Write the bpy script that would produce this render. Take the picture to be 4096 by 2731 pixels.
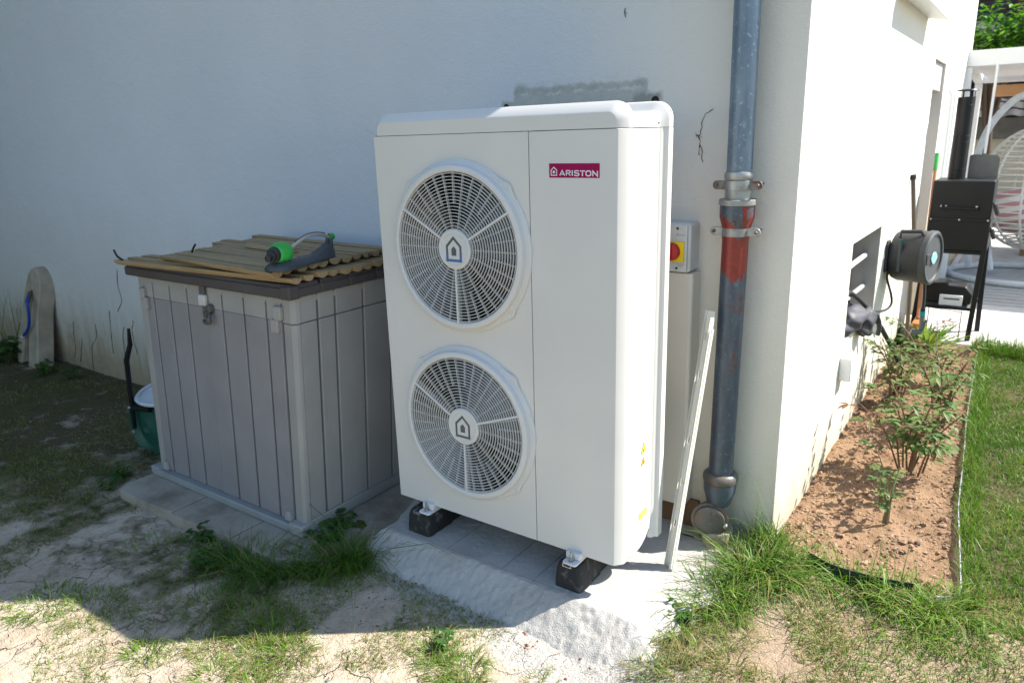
import bpy, bmesh, math, random
import numpy as np
from mathutils import Vector, Matrix
random.seed(7); rng = np.random.default_rng(11)
for o in list(bpy.data.objects): bpy.data.objects.remove(o)
sc = bpy.context.scene; COL = sc.collection
R = math.radians

# ------------------------------------------------------------------ camera
M = np.array([[0.81851, 0.57386, -0.02857], [0.13202, -0.23645, -0.96263], [-0.55917, 0.78415, -0.26930]])
u, s_, vt = np.linalg.svd(M); M = u @ vt
cam = bpy.data.cameras.new('camera'); co = bpy.data.objects.new('camera', cam); COL.objects.link(co)
CAM = (2.0028, -1.977, 1.5477)
co.matrix_world = Matrix(((M[0][0], -M[1][0], -M[2][0], CAM[0]), (M[0][1], -M[1][1], -M[2][1], CAM[1]), (M[0][2], -M[1][2], -M[2][2], CAM[2]), (0, 0, 0, 1)))
cam.sensor_width = 36; cam.lens = 25.656; cam.clip_start = 0.05; cam.clip_end = 600
cam.dof.use_dof = True; cam.dof.focus_distance = 2.35; cam.dof.aperture_fstop = 4.5
sc.camera = co

# ------------------------------------------------------------------ world, sun, exposure
SUN = Vector((0.555, 0.418, 0.719)).normalized()
w = bpy.data.worlds.new('World'); sc.world = w; w.use_nodes = True
nt = w.node_tree; bg = nt.nodes['Background']
sky = nt.nodes.new('ShaderNodeTexSky'); sky.sky_type = 'NISHITA'; sky.sun_disc = False
sky.sun_elevation = math.asin(SUN.z); sky.sun_rotation = math.atan2(SUN.x, SUN.y)
sky.air_density = 1.15; sky.dust_density = .4; sky.ozone_density = 1.6
nt.links.new(sky.outputs[0], bg.inputs[0]); bg.inputs[1].default_value = 0.115
sl = bpy.data.lights.new('sun', 'SUN'); sl.energy = 5.0; sl.angle = R(0.55); sl.color = (1, .95, .87)
so = bpy.data.objects.new('sun', sl); COL.objects.link(so)
so.rotation_euler = SUN.to_track_quat('Z', 'Y').to_euler()
sc.view_settings.view_transform = 'Standard'; sc.view_settings.look = 'None'
sc.view_settings.exposure = 1.24; sc.view_settings.gamma = 1
sc.render.engine = 'CYCLES'

# ------------------------------------------------------------------ node helpers
def newmat(name):
    m = bpy.data.materials.new(name); m.use_nodes = True
    return m, m.node_tree.nodes, m.node_tree.links, m.node_tree.nodes['Principled BSDF']
def noise(N, L, vec, scale, detail=4, rough=.55, dist=0):
    n = N.new('ShaderNodeTexNoise'); n.inputs['Scale'].default_value = scale; n.inputs['Detail'].default_value = detail
    n.inputs['Roughness'].default_value = rough; n.inputs['Distortion'].default_value = dist
    if vec is not None: L.new(vec, n.inputs['Vector'])
    return n.outputs['Fac']
def ramp(N, L, fac, a, b, ca=(0, 0, 0), cb=(1, 1, 1)):
    r = N.new('ShaderNodeValToRGB'); r.color_ramp.elements[0].position = a; r.color_ramp.elements[1].position = b
    r.color_ramp.elements[0].color = (*ca, 1); r.color_ramp.elements[1].color = (*cb, 1)
    L.new(fac, r.inputs[0]); return r.outputs[0]
def mix(N, L, fac, a, b, mode='MIX'):
    x = N.new('ShaderNodeMix'); x.data_type = 'RGBA'; x.blend_type = mode
    for s, v in ((0, fac), (6, a), (7, b)):
        if isinstance(v, (int, float)): x.inputs[s].default_value = v
        elif isinstance(v, tuple): x.inputs[s].default_value = (*v, 1) if len(v) == 3 else v
        else: L.new(v, x.inputs[s])
    return x.outputs[2]
def mth(N, L, op, a, b=0., c=None):
    x = N.new('ShaderNodeMath'); x.operation = op
    for i, v in enumerate((a, b, c)):
        if v is None: continue
        if isinstance(v, (int, float)): x.inputs[i].default_value = v
        else: L.new(v, x.inputs[i])
    return x.outputs[0]
def bump(N, L, B, h, strength=.3, dist=.01, prev=None):
    b = N.new('ShaderNodeBump'); b.inputs['Strength'].default_value = strength; b.inputs['Distance'].default_value = dist
    L.new(h, b.inputs['Height'])
    if prev is not None: L.new(prev, b.inputs['Normal'])
    L.new(b.outputs[0], B.inputs['Normal']); return b.outputs[0]
def wpos(N): return N.new('ShaderNodeNewGeometry').outputs['Position']
def sep(N, L, v):
    s = N.new('ShaderNodeSeparateXYZ'); L.new(v, s.inputs[0]); return s.outputs
def maprange(N, L, v, a, b, c=0., d=1.):
    m = N.new('ShaderNodeMapRange'); L.new(v, m.inputs[0])
    for i, x in zip((1, 2, 3, 4), (a, b, c, d)): m.inputs[i].default_value = x
    return m.outputs[0]
def simple(name, c, c2=None, scale=8, rough=.5, metal=0, bs=0, bscale=60, spec=.5, var=.0, detail=4, lo=.35, hi=.65):
    m, N, L, B = newmat(name); p = wpos(N)
    c2 = c2 or tuple(x * .82 for x in c)
    f = noise(N, L, p, scale, detail)
    col = mix(N, L, ramp(N, L, f, lo, hi), c, c2); L.new(col, B.inputs['Base Color'])
    B.inputs['Roughness'].default_value = rough; B.inputs['Metallic'].default_value = metal
    B.inputs['Specular IOR Level'].default_value = spec
    if var: L.new(maprange(N, L, noise(N, L, p, scale * 3), .3, .7, rough - var, rough + var), B.inputs['Roughness'])
    if bs: bump(N, L, B, noise(N, L, p, bscale, 5), bs, .003)
    return m

MT = {}
MT['pump'] = simple('pump_paint', (.66, .635, .59), (.635, .61, .57), 3, .38, bs=.02, bscale=250, var=.05)
MT['guard'] = simple('guard_plastic', (.64, .63, .60), (.61, .60, .575), 5, .42)
MT['duct'] = simple('fan_blade_grey', (.11, .112, .11), (.08, .082, .08), 10, .5)
MT['black'] = simple('cavity_black', (.012, .012, .012), None, 8, .7)
MT['coil'] = simple('coil_dark', (.02, .02, .02), (.035, .035, .035), 80, .6)
MT['seam'] = simple('seam_dark', (.05, .05, .05), None, 8, .7)
MT['rubber'] = simple('rubber', (.018, .018, .018), (.16, .155, .14), 26, .8, bs=.5, bscale=90, lo=.56, hi=.82)
MT['bracket'] = simple('bracket_white', (.72, .72, .72), None, 8, .35)
MT['steel'] = simple('bolt_steel', (.55, .55, .53), (.4, .4, .4), 30, .35, .9)
MT['magenta'] = simple('badge_magenta', (.32, .003, .075), (.30, .003, .07), 8, .5, spec=.15)
MT['badge_white'] = simple('badge_white', (.78, .77, .80), None, 8, .4)
MT['logo_grey'] = simple('logo_grey', (.10, .11, .11), None, 8, .45)
MT['logo_blue'] = simple('logo_blue', (.06, .16, .38), None, 8, .45)
MT['warn_yellow'] = simple('sticker_yellow', (.80, .66, .04), None, 8, .5)
MT['warn_orange'] = simple('sticker_orange', (.85, .40, .05), None, 8, .5)
MT['print'] = simple('print_grey', (.25, .25, .24), None, 8, .6)
MT['print_dark'] = simple('print_dark', (.06, .05, .03), None, 8, .6)
MT['label_grey'] = simple('label_grey', (.60, .60, .58), None, 8, .6)
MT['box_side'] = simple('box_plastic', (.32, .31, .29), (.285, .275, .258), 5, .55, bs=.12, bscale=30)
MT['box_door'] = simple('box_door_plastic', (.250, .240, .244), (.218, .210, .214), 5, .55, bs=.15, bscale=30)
MT['box_groove'] = simple('box_groove', (.10, .09, .075), None, 8, .7)
MT['box_lid'] = simple('box_lid_plastic', (.075, .062, .058), (.055, .046, .045), 7, .6, bs=.2, bscale=60)
MT['box_base'] = simple('box_base_plastic', (.27, .28, .27), (.23, .24, .23), 7, .6)
MT['latch_white'] = simple('latch_white', (.55, .54, .52), None, 8, .5)
MT['latch_grey'] = simple('latch_grey', (.10, .095, .09), None, 8, .5)
MT['spr_grey'] = simple('sprinkler_grey', (.045, .055, .065), (.035, .042, .05), 9, .5)
MT['spr_green'] = simple('sprinkler_green', (.03, .42, .06), None, 8, .4)
MT['spr_tube'] = simple('sprinkler_tube', (.42, .41, .37), None, 8, .4)
MT['blackpl'] = simple('black_plastic', (.015, .015, .016), None, 8, .5)
MT['greenpl'] = simple('green_plastic', (.008, .085, .055), (.007, .065, .045), 9, .45)
MT['whiterim'] = simple('white_rim', (.62, .66, .70), None, 8, .35)
MT['trunk'] = simple('duct_cream', (.64, .60, .51), (.60, .56, .48), 4, .45)
MT['switch'] = simple('switch_grey', (.58, .59, .58), None, 8, .45)
MT['yellow'] = simple('yellow_plate', (.85, .60, .01), None, 8, .45)
MT['red'] = simple('red_knob', (.40, .006, .012), None, 8, .4)
MT['terracotta'] = simple('clay_board', (.20, .115, .06), (.14, .08, .045), 14, .9, bs=.4, bscale=40)
MT['rail'] = simple('rail_paint', (.66, .65, .58), (.30, .22, .14), 22, .45, lo=.66, hi=.80)
MT['stonepipe'] = simple('clay_pipe', (.42, .38, .28), (.27, .23, .15), 16, .9, bs=.4, bscale=60)
MT['insul'] = simple('pipe_insulation', (.78, .78, .76), None, 12, .5)
MT['hosew'] = simple('black_hose', (.018, .02, .022), None, 8, .4)
MT['reel'] = simple('reel_grey', (.036, .039, .042), (.028, .031, .034), 10, .5, spec=.35)
MT['reel_light'] = simple('reel_grey_light', (.065, .07, .073), None, 10, .5, spec=.35)
MT['teal'] = simple('teal_plastic', (.01, .30, .34), None, 8, .45)
MT['palegreen'] = simple('pale_green_badge', (.25, .50, .47), None, 8, .45)
MT['greypipe'] = simple('grey_pipe', (.42, .43, .44), None, 8, .4)
MT['blackmetal'] = simple('black_metal', (.007, .0075, .009), (.010, .011, .012), 6, .42, spec=.3)
MT['greymetal'] = simple('grey_sheet', (.10, .105, .10), (.15, .15, .14), 6, .45)
MT['orangewood'] = simple('orange_handle', (.45, .17, .06), None, 8, .5)
MT['bagcloth'] = simple('bag_cloth', (.035, .034, .042), (.05, .05, .06), 9, .6)
MT['white'] = simple('white_paint', (.78, .79, .79), (.74, .75, .75), 3, .45)
MT['brownmetal'] = simple('brown_metal', (.10, .075, .05), None, 9, .6)
MT['beige'] = simple('beige_panel', (.50, .46, .45), None, 3, .7)
MT['nichegrey'] = simple('niche_grey', (.36, .36, .34), (.30, .30, .28), 8, .85, bs=.3)
MT['reddark'] = simple('red_brown_board', (.10, .03, .02), None, 8, .7)
MT['rattan'] = simple('white_rattan', (.66, .64, .58), None, 8, .5)
MT['deckwhite'] = simple('white_tube', (.62, .64, .66), None, 8, .35)
MT['edge'] = simple('garden_edging', (.02, .035, .025), None, 8, .5)
MT['edgegrey'] = simple('grey_edging', (.42, .44, .46), None, 8, .4)
MT['woodbeam'] = simple('orange_beam', (.50, .27, .12), (.42, .22, .10), 5, .7)
MT['brick'] = simple('dark_cladding', (.05, .032, .03), (.035, .022, .02), 30, .8)
MT['darkglass'] = simple('dark_window', (.01, .015, .03), None, 8, .15)
MT['nwall'] = simple('neighbour_render', (.42, .38, .28), (.36, .33, .25), 3, .9)
MT['nwall_dark'] = simple('neighbour_plinth', (.12, .115, .10), (.08, .075, .065), 6, .9)
MT['stone'] = simple('arch_stone', (.40, .34, .25), (.27, .225, .16), 7, .9, bs=.5, bscale=40)
MT['bluehose'] = simple('blue_hose', (.01, .06, .35), None, 8, .4)
MT['cardboard'] = simple('brown_box', (.22, .14, .08), None, 8, .8)
MT['vine'] = simple('dry_vine', (.10, .085, .06), None, 30, .9)
MT['vinegreen'] = simple('green_vine', (.05, .09, .03), (.06, .05, .03), 30, .9)
MT['rock'] = simple('pebble', (.30, .27, .23), (.16, .14, .12), 12, .9)
MT['rockred'] = simple('brick_crumb', (.20, .075, .05), None, 12, .9)
MT['shade_hedge_core'] = simple('shade_hedge_core', (.012, .022, .010), (.006, .012, .005), 12, .95)
MT['bark'] = simple('bark', (.08, .05, .03), None, 30, .9)

def mat_wall():
    m, N, L, B = newmat('stucco'); p = wpos(N); X, Y, Z = sep(N, L, p)
    f = noise(N, L, p, 1.1, 4); base = mix(N, L, ramp(N, L, f, .35, .7), (.655, .668, .69), (.615, .63, .655)); base = mix(N, L, maprange(N, L, X, .3, 1.2), base, (.72, .68, .595))  # cream towards the corner: warm bounce from lit ground put into the colour
    # repaired grey mortar patch
    nz = mth(N, L, 'MULTIPLY', mth(N, L, 'SUBTRACT', noise(N, L, p, 14, 6, .7), .5), .045)
    nz2 = mth(N, L, 'MULTIPLY', mth(N, L, 'SUBTRACT', noise(N, L, p, 60, 4, .7), .5), .022)
    nn = mth(N, L, 'ADD', nz, nz2)
    def box(x0, x1, z0, z1, e=.006):
        a = maprange(N, L, mth(N, L, 'ADD', X, nn), x0 - e, x0 + e); b = maprange(N, L, mth(N, L, 'ADD', X, nn), x1 + e, x1 - e)
        c = maprange(N, L, mth(N, L, 'ADD', Z, nn), z0 - e, z0 + e); d = maprange(N, L, mth(N, L, 'ADD', Z, nn), z1 + e, z1 - e)
        return mth(N, L, 'MULTIPLY', mth(N, L, 'MULTIPLY', a, b), mth(N, L, 'MULTIPLY', c, d))
    onf = maprange(N, L, Y, .70, .66)
    b1 = box(.20, .79, 1.30, 1.735); b2 = box(.74, .845, 1.56, 1.683); b3 = box(.135, .22, 1.6, 1.69)
    pm = mth(N, L, 'MULTIPLY', mth(N, L, 'MAXIMUM', mth(N, L, 'MAXIMUM', b1, b2), b3), onf)
    pc = mix(N, L, ramp(N, L, noise(N, L, p, 22, 6, .7), .3, .7), (.50, .50, .465), (.43, .43, .40))
    # darker smear along the upper edge of the patch, pale scraped line under it
    e1 = mth(N, L, 'MULTIPLY', box(.20, .795, 1.715, 1.75, .012), mth(N, L, 'MULTIPLY', onf, ramp(N, L, noise(N, L, p, 30, 5, .7), .42, .6)))
    e2 = mth(N, L, 'MULTIPLY', box(.23, .77, 1.706, 1.717, .003), mth(N, L, 'MULTIPLY', onf, ramp(N, L, noise(N, L, p, 16, 3, .6), .46, .55)))
    e3 = mth(N, L, 'MULTIPLY', box(.74, .85, 1.655, 1.69, .01), onf)
    col = mix(N, L, pm, base, pc); col = mix(N, L, mth(N, L, 'MULTIPLY', e1, .38), col, (.26, .265, .24))
    col = mix(N, L, mth(N, L, 'MULTIPLY', e3, .6), col, (.2, .2, .18)); col = mix(N, L, mth(N, L, 'MULTIPLY', e2, .45), col, (.72, .73, .70))
    # splash dirt near the ground, streaky; wider warm tint also paints in ground bounce
    st = N.new('ShaderNodeMapping'); L.new(p, st.inputs[0]); st.inputs['Scale'].default_value = (9, 9, 1.2)
    sn = noise(N, L, st.outputs[0], 1.6, 6, .65)
    hgt = mth(N, L, 'ADD', Z, mth(N, L, 'MULTIPLY', mth(N, L, 'SUBTRACT', sn, .5), .5))
    hgt = mth(N, L, 'SUBTRACT', hgt, maprange(N, L, X, -1., -4., 0., .16)); d1 = maprange(N, L, hgt, .36, -.16); d1 = mth(N, L, 'POWER', d1, 1.6)
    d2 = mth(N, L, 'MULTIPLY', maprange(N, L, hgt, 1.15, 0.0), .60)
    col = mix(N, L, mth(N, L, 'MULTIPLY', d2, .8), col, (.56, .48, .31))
    col = mix(N, L, mth(N, L, 'MULTIPLY', d1, .82), col, (.30, .22, .12))
    left = maprange(N, L, X, -2.6, -4.5)
    sp = mth(N, L, 'MULTIPLY', ramp(N, L, noise(N, L, p, 9, 7, .75), .52, .64), mth(N, L, 'MULTIPLY', left, maprange(N, L, Z, .5, -.1)))
    col = mix(N, L, mth(N, L, 'MULTIPLY', sp, .5), col, (.12, .10, .05))
    L.new(col, B.inputs['Base Color']); B.inputs['Roughness'].default_value = .9; B.inputs['Specular IOR Level'].default_value = .2
    big = noise(N, L, p, 26, 5, .6); fine = noise(N, L, p, 110, 5, .65); wide = noise(N, L, p, 3.5, 3)
    h = mth(N, L, 'ADD', mth(N, L, 'MULTIPLY', big, .5), mth(N, L, 'MULTIPLY', fine, .5))
    h = mth(N, L, 'ADD', h, mth(N, L, 'MULTIPLY', wide, 1.2)); h = mth(N, L, 'SUBTRACT', h, mth(N, L, 'MULTIPLY', pm, .35))
    bump(N, L, B, h, .6, .010)
    return m
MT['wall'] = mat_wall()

def mat_ground():
    m, N, L, B = newmat('soil'); p = wpos(N); X, Y, Z = sep(N, L, p)
    at = N.new('ShaderNodeVertexColor'); at.layer_name = 'zone'; zb = sep(N, L, at.outputs[0])  # r bed, g moss, b sand
    f1 = noise(N, L, p, 5, 8, .62); f2 = noise(N, L, p, 38, 6, .7); f3 = noise(N, L, p, 160, 3, .6)
    clay = mix(N, L, ramp(N, L, f1, .35, .65), (.57, .485, .375), (.43, .345, .25))
    clay = mix(N, L, mth(N, L, 'MULTIPLY', ramp(N, L, f2, .46, .74), .55), clay, (.24, .18, .12))
    clay = mix(N, L, mth(N, L, 'MULTIPLY', ramp(N, L, f3, .60, .72), .5), clay, (.60, .54, .45))
    # cracks of dried mud
    wv = N.new('ShaderNodeVectorMath'); wv.operation = 'ADD'; L.new(p, wv.inputs[0])
    nc = N.new('ShaderNodeTexNoise'); nc.inputs['Scale'].default_value = 7; nc.inputs['Detail'].default_value = 5; L.new(p, nc.inputs[0])
    sc_ = N.new('ShaderNodeVectorMath'); sc_.operation = 'SCALE'; sc_.inputs['Scale'].default_value = .28; L.new(nc.outputs['Color'], sc_.inputs[0]); L.new(sc_.outputs[0], wv.inputs[1])
    flat = N.new('ShaderNodeVectorMath'); flat.operation = 'MULTIPLY'; flat.inputs[1].default_value = (1, 1, 0); L.new(wv.outputs[0], flat.inputs[0])
    vo = N.new('ShaderNodeTexVoronoi'); vo.feature = 'DISTANCE_TO_EDGE'; vo.inputs['Scale'].default_value = 6.5; L.new(flat.outputs[0], vo.inputs['Vector'])
    brk = ramp(N, L, noise(N, L, p, 3.1, 4, .6), .42, .56)
    crack = mth(N, L, 'MULTIPLY', maprange(N, L, vo.outputs['Distance'], .019, .0), brk)
    crack = mth(N, L, 'MULTIPLY', crack, mth(N, L, 'SUBTRACT', 1., mth(N, L, 'MAXIMUM', zb[0], zb[1])))
    clay = mix(N, L, mth(N, L, 'MULTIPLY', crack, .75), clay, (.07, .045, .03))
    bed = mix(N, L, ramp(N, L, f1, .3, .7), (.33, .215, .13), (.225, .14, .082))
    bed = mix(N, L, ramp(N, L, f2, .48, .78), bed, (.17, .10, .06))
    moss = mix(N, L, ramp(N, L, f1, .40, .62), (.115, .088, .05), (.085, .088, .028))
    moss = mix(N, L, mth(N, L, 'MULTIPLY', ramp(N, L, f2, .45, .7), .8), moss, (.05, .038, .024))
    moss = mix(N, L, mth(N, L, 'MULTIPLY', ramp(N, L, f3, .62, .75), .5), moss, (.24, .19, .12))
    sand = mix(N, L, ramp(N, L, f3, .4, .65), (.50, .475, .43), (.38, .355, .315))
    mf = ramp(N, L, mth(N, L, 'ADD', zb[1], mth(N, L, 'MULTIPLY', mth(N, L, 'SUBTRACT', f1, .5), 1.9)), .33, .67)
    col = mix(N, L, mf, clay, moss)
    sf = ramp(N, L, mth(N, L, 'ADD', zb[2], mth(N, L, 'MULTIPLY', mth(N, L, 'SUBTRACT', f2, .5), .8)), .35, .6)
    col = mix(N, L, sf, col, sand); col = mix(N, L, zb[0], col, bed)
    L.new(col, B.inputs['Base Color']); B.inputs['Roughness'].default_value = .95; B.inputs['Specular IOR Level'].default_value = .15
    h = mth(N, L, 'ADD', mth(N, L, 'MULTIPLY', f1, 1.5), mth(N, L, 'MULTIPLY', f2, .7)); h = mth(N, L, 'ADD', h, mth(N, L, 'MULTIPLY', f3, .22))
    h = mth(N, L, 'SUBTRACT', h, mth(N, L, 'MULTIPLY', crack, .8))
    bump(N, L, B, h, .9, .02)
    return m
MT['ground'] = mat_ground()

def mat_concrete(name, c, c2, dirt=(.25, .2, .14), dlo=.6, dhi=.8, grain=.6):
    m, N, L, B = newmat(name); p = wpos(N)
    f1 = noise(N, L, p, 4, 6, .6); f2 = noise(N, L, p, 45, 6, .7); f3 = noise(N, L, p, 220, 3, .6)
    col = mix(N, L, ramp(N, L, f1, .35, .65), c, c2); col = mix(N, L, mth(N, L, 'MULTIPLY', ramp(N, L, f1, dlo, dhi), .7), col, dirt)
    col = mix(N, L, mth(N, L, 'MULTIPLY', ramp(N, L, f3, .56, .72), .45), col, tuple(x * .55 for x in c))
    L.new(col, B.inputs['Base Color']); B.inputs['Roughness'].default_value = .93; B.inputs['Specular IOR Level'].default_value = .2
    bump(N, L, B, mth(N, L, 'ADD', mth(N, L, 'MULTIPLY', f2, .6), mth(N, L, 'MULTIPLY', f3, .6)), grain, .008); return m
MT['pad'] = mat_concrete('pad_mortar', (.50, .475, .43), (.44, .415, .375), (.34, .31, .265), .55, .8, .9)
MT['slab'] = mat_concrete('slab_concrete', (.40, .355, .285), (.31, .27, .215), (.17, .135, .09), .5, .68, .8)
MT['patio'] = mat_concrete('patio_concrete', (.58, .56, .54), (.52, .50, .48), (.42, .39, .36), .6, .85, .15)
MT['patio_far'] = mat_concrete('patio_tile', (.44, .43, .41), (.40, .39, .37), (.2, .19, .18), .6, .85, .15)

def mat_wood():
    m, N, L, B = newmat('treated_wood'); p = wpos(N)
    mp = N.new('ShaderNodeMapping'); L.new(p, mp.inputs[0]); mp.inputs['Scale'].default_value = (2.2, 26, 26); mp.inputs['Rotation'].default_value = (0, 0, .05)
    f = noise(N, L, mp.outputs[0], 3.2, 6, .6, .4); f1 = noise(N, L, p, 3)
    oi = N.new('ShaderNodeObjectInfo').outputs['Random']
    c = mix(N, L, ramp(N, L, f, .35, .65), (.40, .275, .14), (.27, .18, .085)); c = mix(N, L, mth(N, L, 'MULTIPLY', f1, .5), c, (.33, .255, .145))
    c = mix(N, L, mth(N, L, 'MULTIPLY', oi, .4), c, (.22, .165, .09))
    kn = ramp(N, L, noise(N, L, p, 19, 2), .70, .74); c = mix(N, L, kn, c, (.06, .035, .018))
    L.new(c, B.inputs['Base Color']); B.inputs['Roughness'].default_value = .85; bump(N, L, B, f, .3, .003); return m
MT['wood'] = mat_wood()

def mat_pipe(name, base, base2, z_red=None):
    m, N, L, B = newmat(name); p = wpos(N); X, Y, Z = sep(N, L, p)
    mp = N.new('ShaderNodeMapping'); L.new(p, mp.inputs[0]); mp.inputs['Scale'].default_value = (1, 1, .28)
    f = noise(N, L, mp.outputs[0], 26, 6, .65); f2 = noise(N, L, p, 70, 4, .6)
    c = mix(N, L, ramp(N, L, f, .35, .65), base, base2); c = mix(N, L, mth(N, L, 'MULTIPLY', ramp(N, L, f2, .6, .68), .5), c, tuple(min(1, x * 2.2) for x in base))
    rough = .38
    if z_red:
        for (z0, z1, w_) in z_red:
            zz = mth(N, L, 'ADD', Z, mth(N, L, 'MULTIPLY', mth(N, L, 'SUBTRACT', noise(N, L, mp.outputs[0], 17, 5, .6), .5), .42 * w_))
            k0 = ramp(N, L, noise(N, L, mp.outputs[0], 30, 2, .5), .50, .54) if w_ == 0 else 1.
            k = mth(N, L, 'MULTIPLY', maprange(N, L, zz, z0 - .01, z0 + .01), maprange(N, L, zz, z1 + .01, z1 - .01))
            k = mth(N, L, 'MULTIPLY', k, k0); c = mix(N, L, k, c, mix(N, L, ramp(N, L, f2, .3, .7), (.27, .042, .03), (.19, .034, .026)))
        rs = mth(N, L, 'MULTIPLY', ramp(N, L, noise(N, L, p, 12, 5, .7), .57, .66), .8)
        c = mix(N, L, rs, c, (.13, .055, .035))
    L.new(c, B.inputs['Base Color']); B.inputs['Roughness'].default_value = rough; B.inputs['Metallic'].default_value = .25
    bump(N, L, B, f2, .2, .003); return m
MT['zinc'] = mat_pipe('zinc_pipe', (.19, .245, .30), (.12, .165, .215))
MT['zinc2'] = simple('zinc_ring', (.38, .39, .38), (.25, .25, .24), 25, .4, .5)
MT['iron'] = mat_pipe('iron_pipe', (.092, .118, .15), (.06, .08, .105), [(1.06, 1.245, 1), (1.245, 1.34, 0)])
MT['iron_rust'] = mat_pipe('rusty_iron', (.10, .105, .10), (.16, .12, .09), [(.0, .001, 0)])
MT['ear'] = simple('rusty_ear', (.13, .07, .055), (.22, .21, .20), 30, .6, .4)

def mat_leaf(name, a, b, c=None, rough=.5, trans=.35):
    m, N, L, B = newmat(name)
    at = N.new('ShaderNodeVertexColor'); at.layer_name = 'tint'; s = sep(N, L, at.outputs[0])
    col = mix(N, L, s[0], a, b)
    if c: col = mix(N, L, s[1], col, c)
    L.new(col, B.inputs['Base Color']); B.inputs['Roughness'].default_value = rough; B.inputs['Specular IOR Level'].default_value = .35
    t = N.new('ShaderNodeBsdfTranslucent'); L.new(mix(N, L, 1., col, (1.0, 1.15, .6), 'MULTIPLY'), t.inputs[0])
    ms = N.new('ShaderNodeMixShader'); ms.inputs[0].default_value = trans
    out = N['Material Output'] if 'Material Output' in N else None
    L.new(B.outputs[0], ms.inputs[1]); L.new(t.outputs[0], ms.inputs[2]); L.new(ms.outputs[0], out.inputs[0]); return m
MT['grass'] = mat_leaf('grass_blades', (.042, .135, .010), (.13, .25, .016), (.30, .22, .10))
MT['peony'] = mat_leaf('peony_leaves', (.065, .15, .04), (.13, .22, .055), (.20, .10, .05))
MT['yucca'] = mat_leaf('spiky_leaves', (.10, .22, .02), (.24, .34, .05), (.2, .17, .1))
MT['foliage'] = mat_leaf('tree_leaves', (.06, .19, .015), (.16, .32, .03), (.05, .1, .02))
MT['weed'] = mat_leaf('weed_leaves', (.03, .10, .02), (.06, .16, .03), (.1, .12, .03))
MT['redstem'] = simple('red_stem', (.19, .07, .045), (.12, .10, .04), 20, .6)
MT['greenstem'] = simple('green_stem', (.10, .15, .04), (.14, .09, .05), 20, .6)
def mat_stripe():
    m, N, L, B = newmat('striped_cushion'); p = wpos(N); X, Y, Z = sep(N, L, p)
    f = mth(N, L, 'FRACT', mth(N, L, 'MULTIPLY', mth(N, L, 'ADD', Z, mth(N, L, 'MULTIPLY', X, -.25)), 11.))
    L.new(mix(N, L, ramp(N, L, f, .45, .55), (.70, .66, .62), (.50, .24, .25)), B.inputs['Base Color']); B.inputs['Roughness'].default_value = .9; return m
MT['cushion'] = mat_stripe()
MT['tile'] = simple('roof_tile', (.035, .034, .034), (.018, .018, .018), 6, .8, bs=.3)

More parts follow.
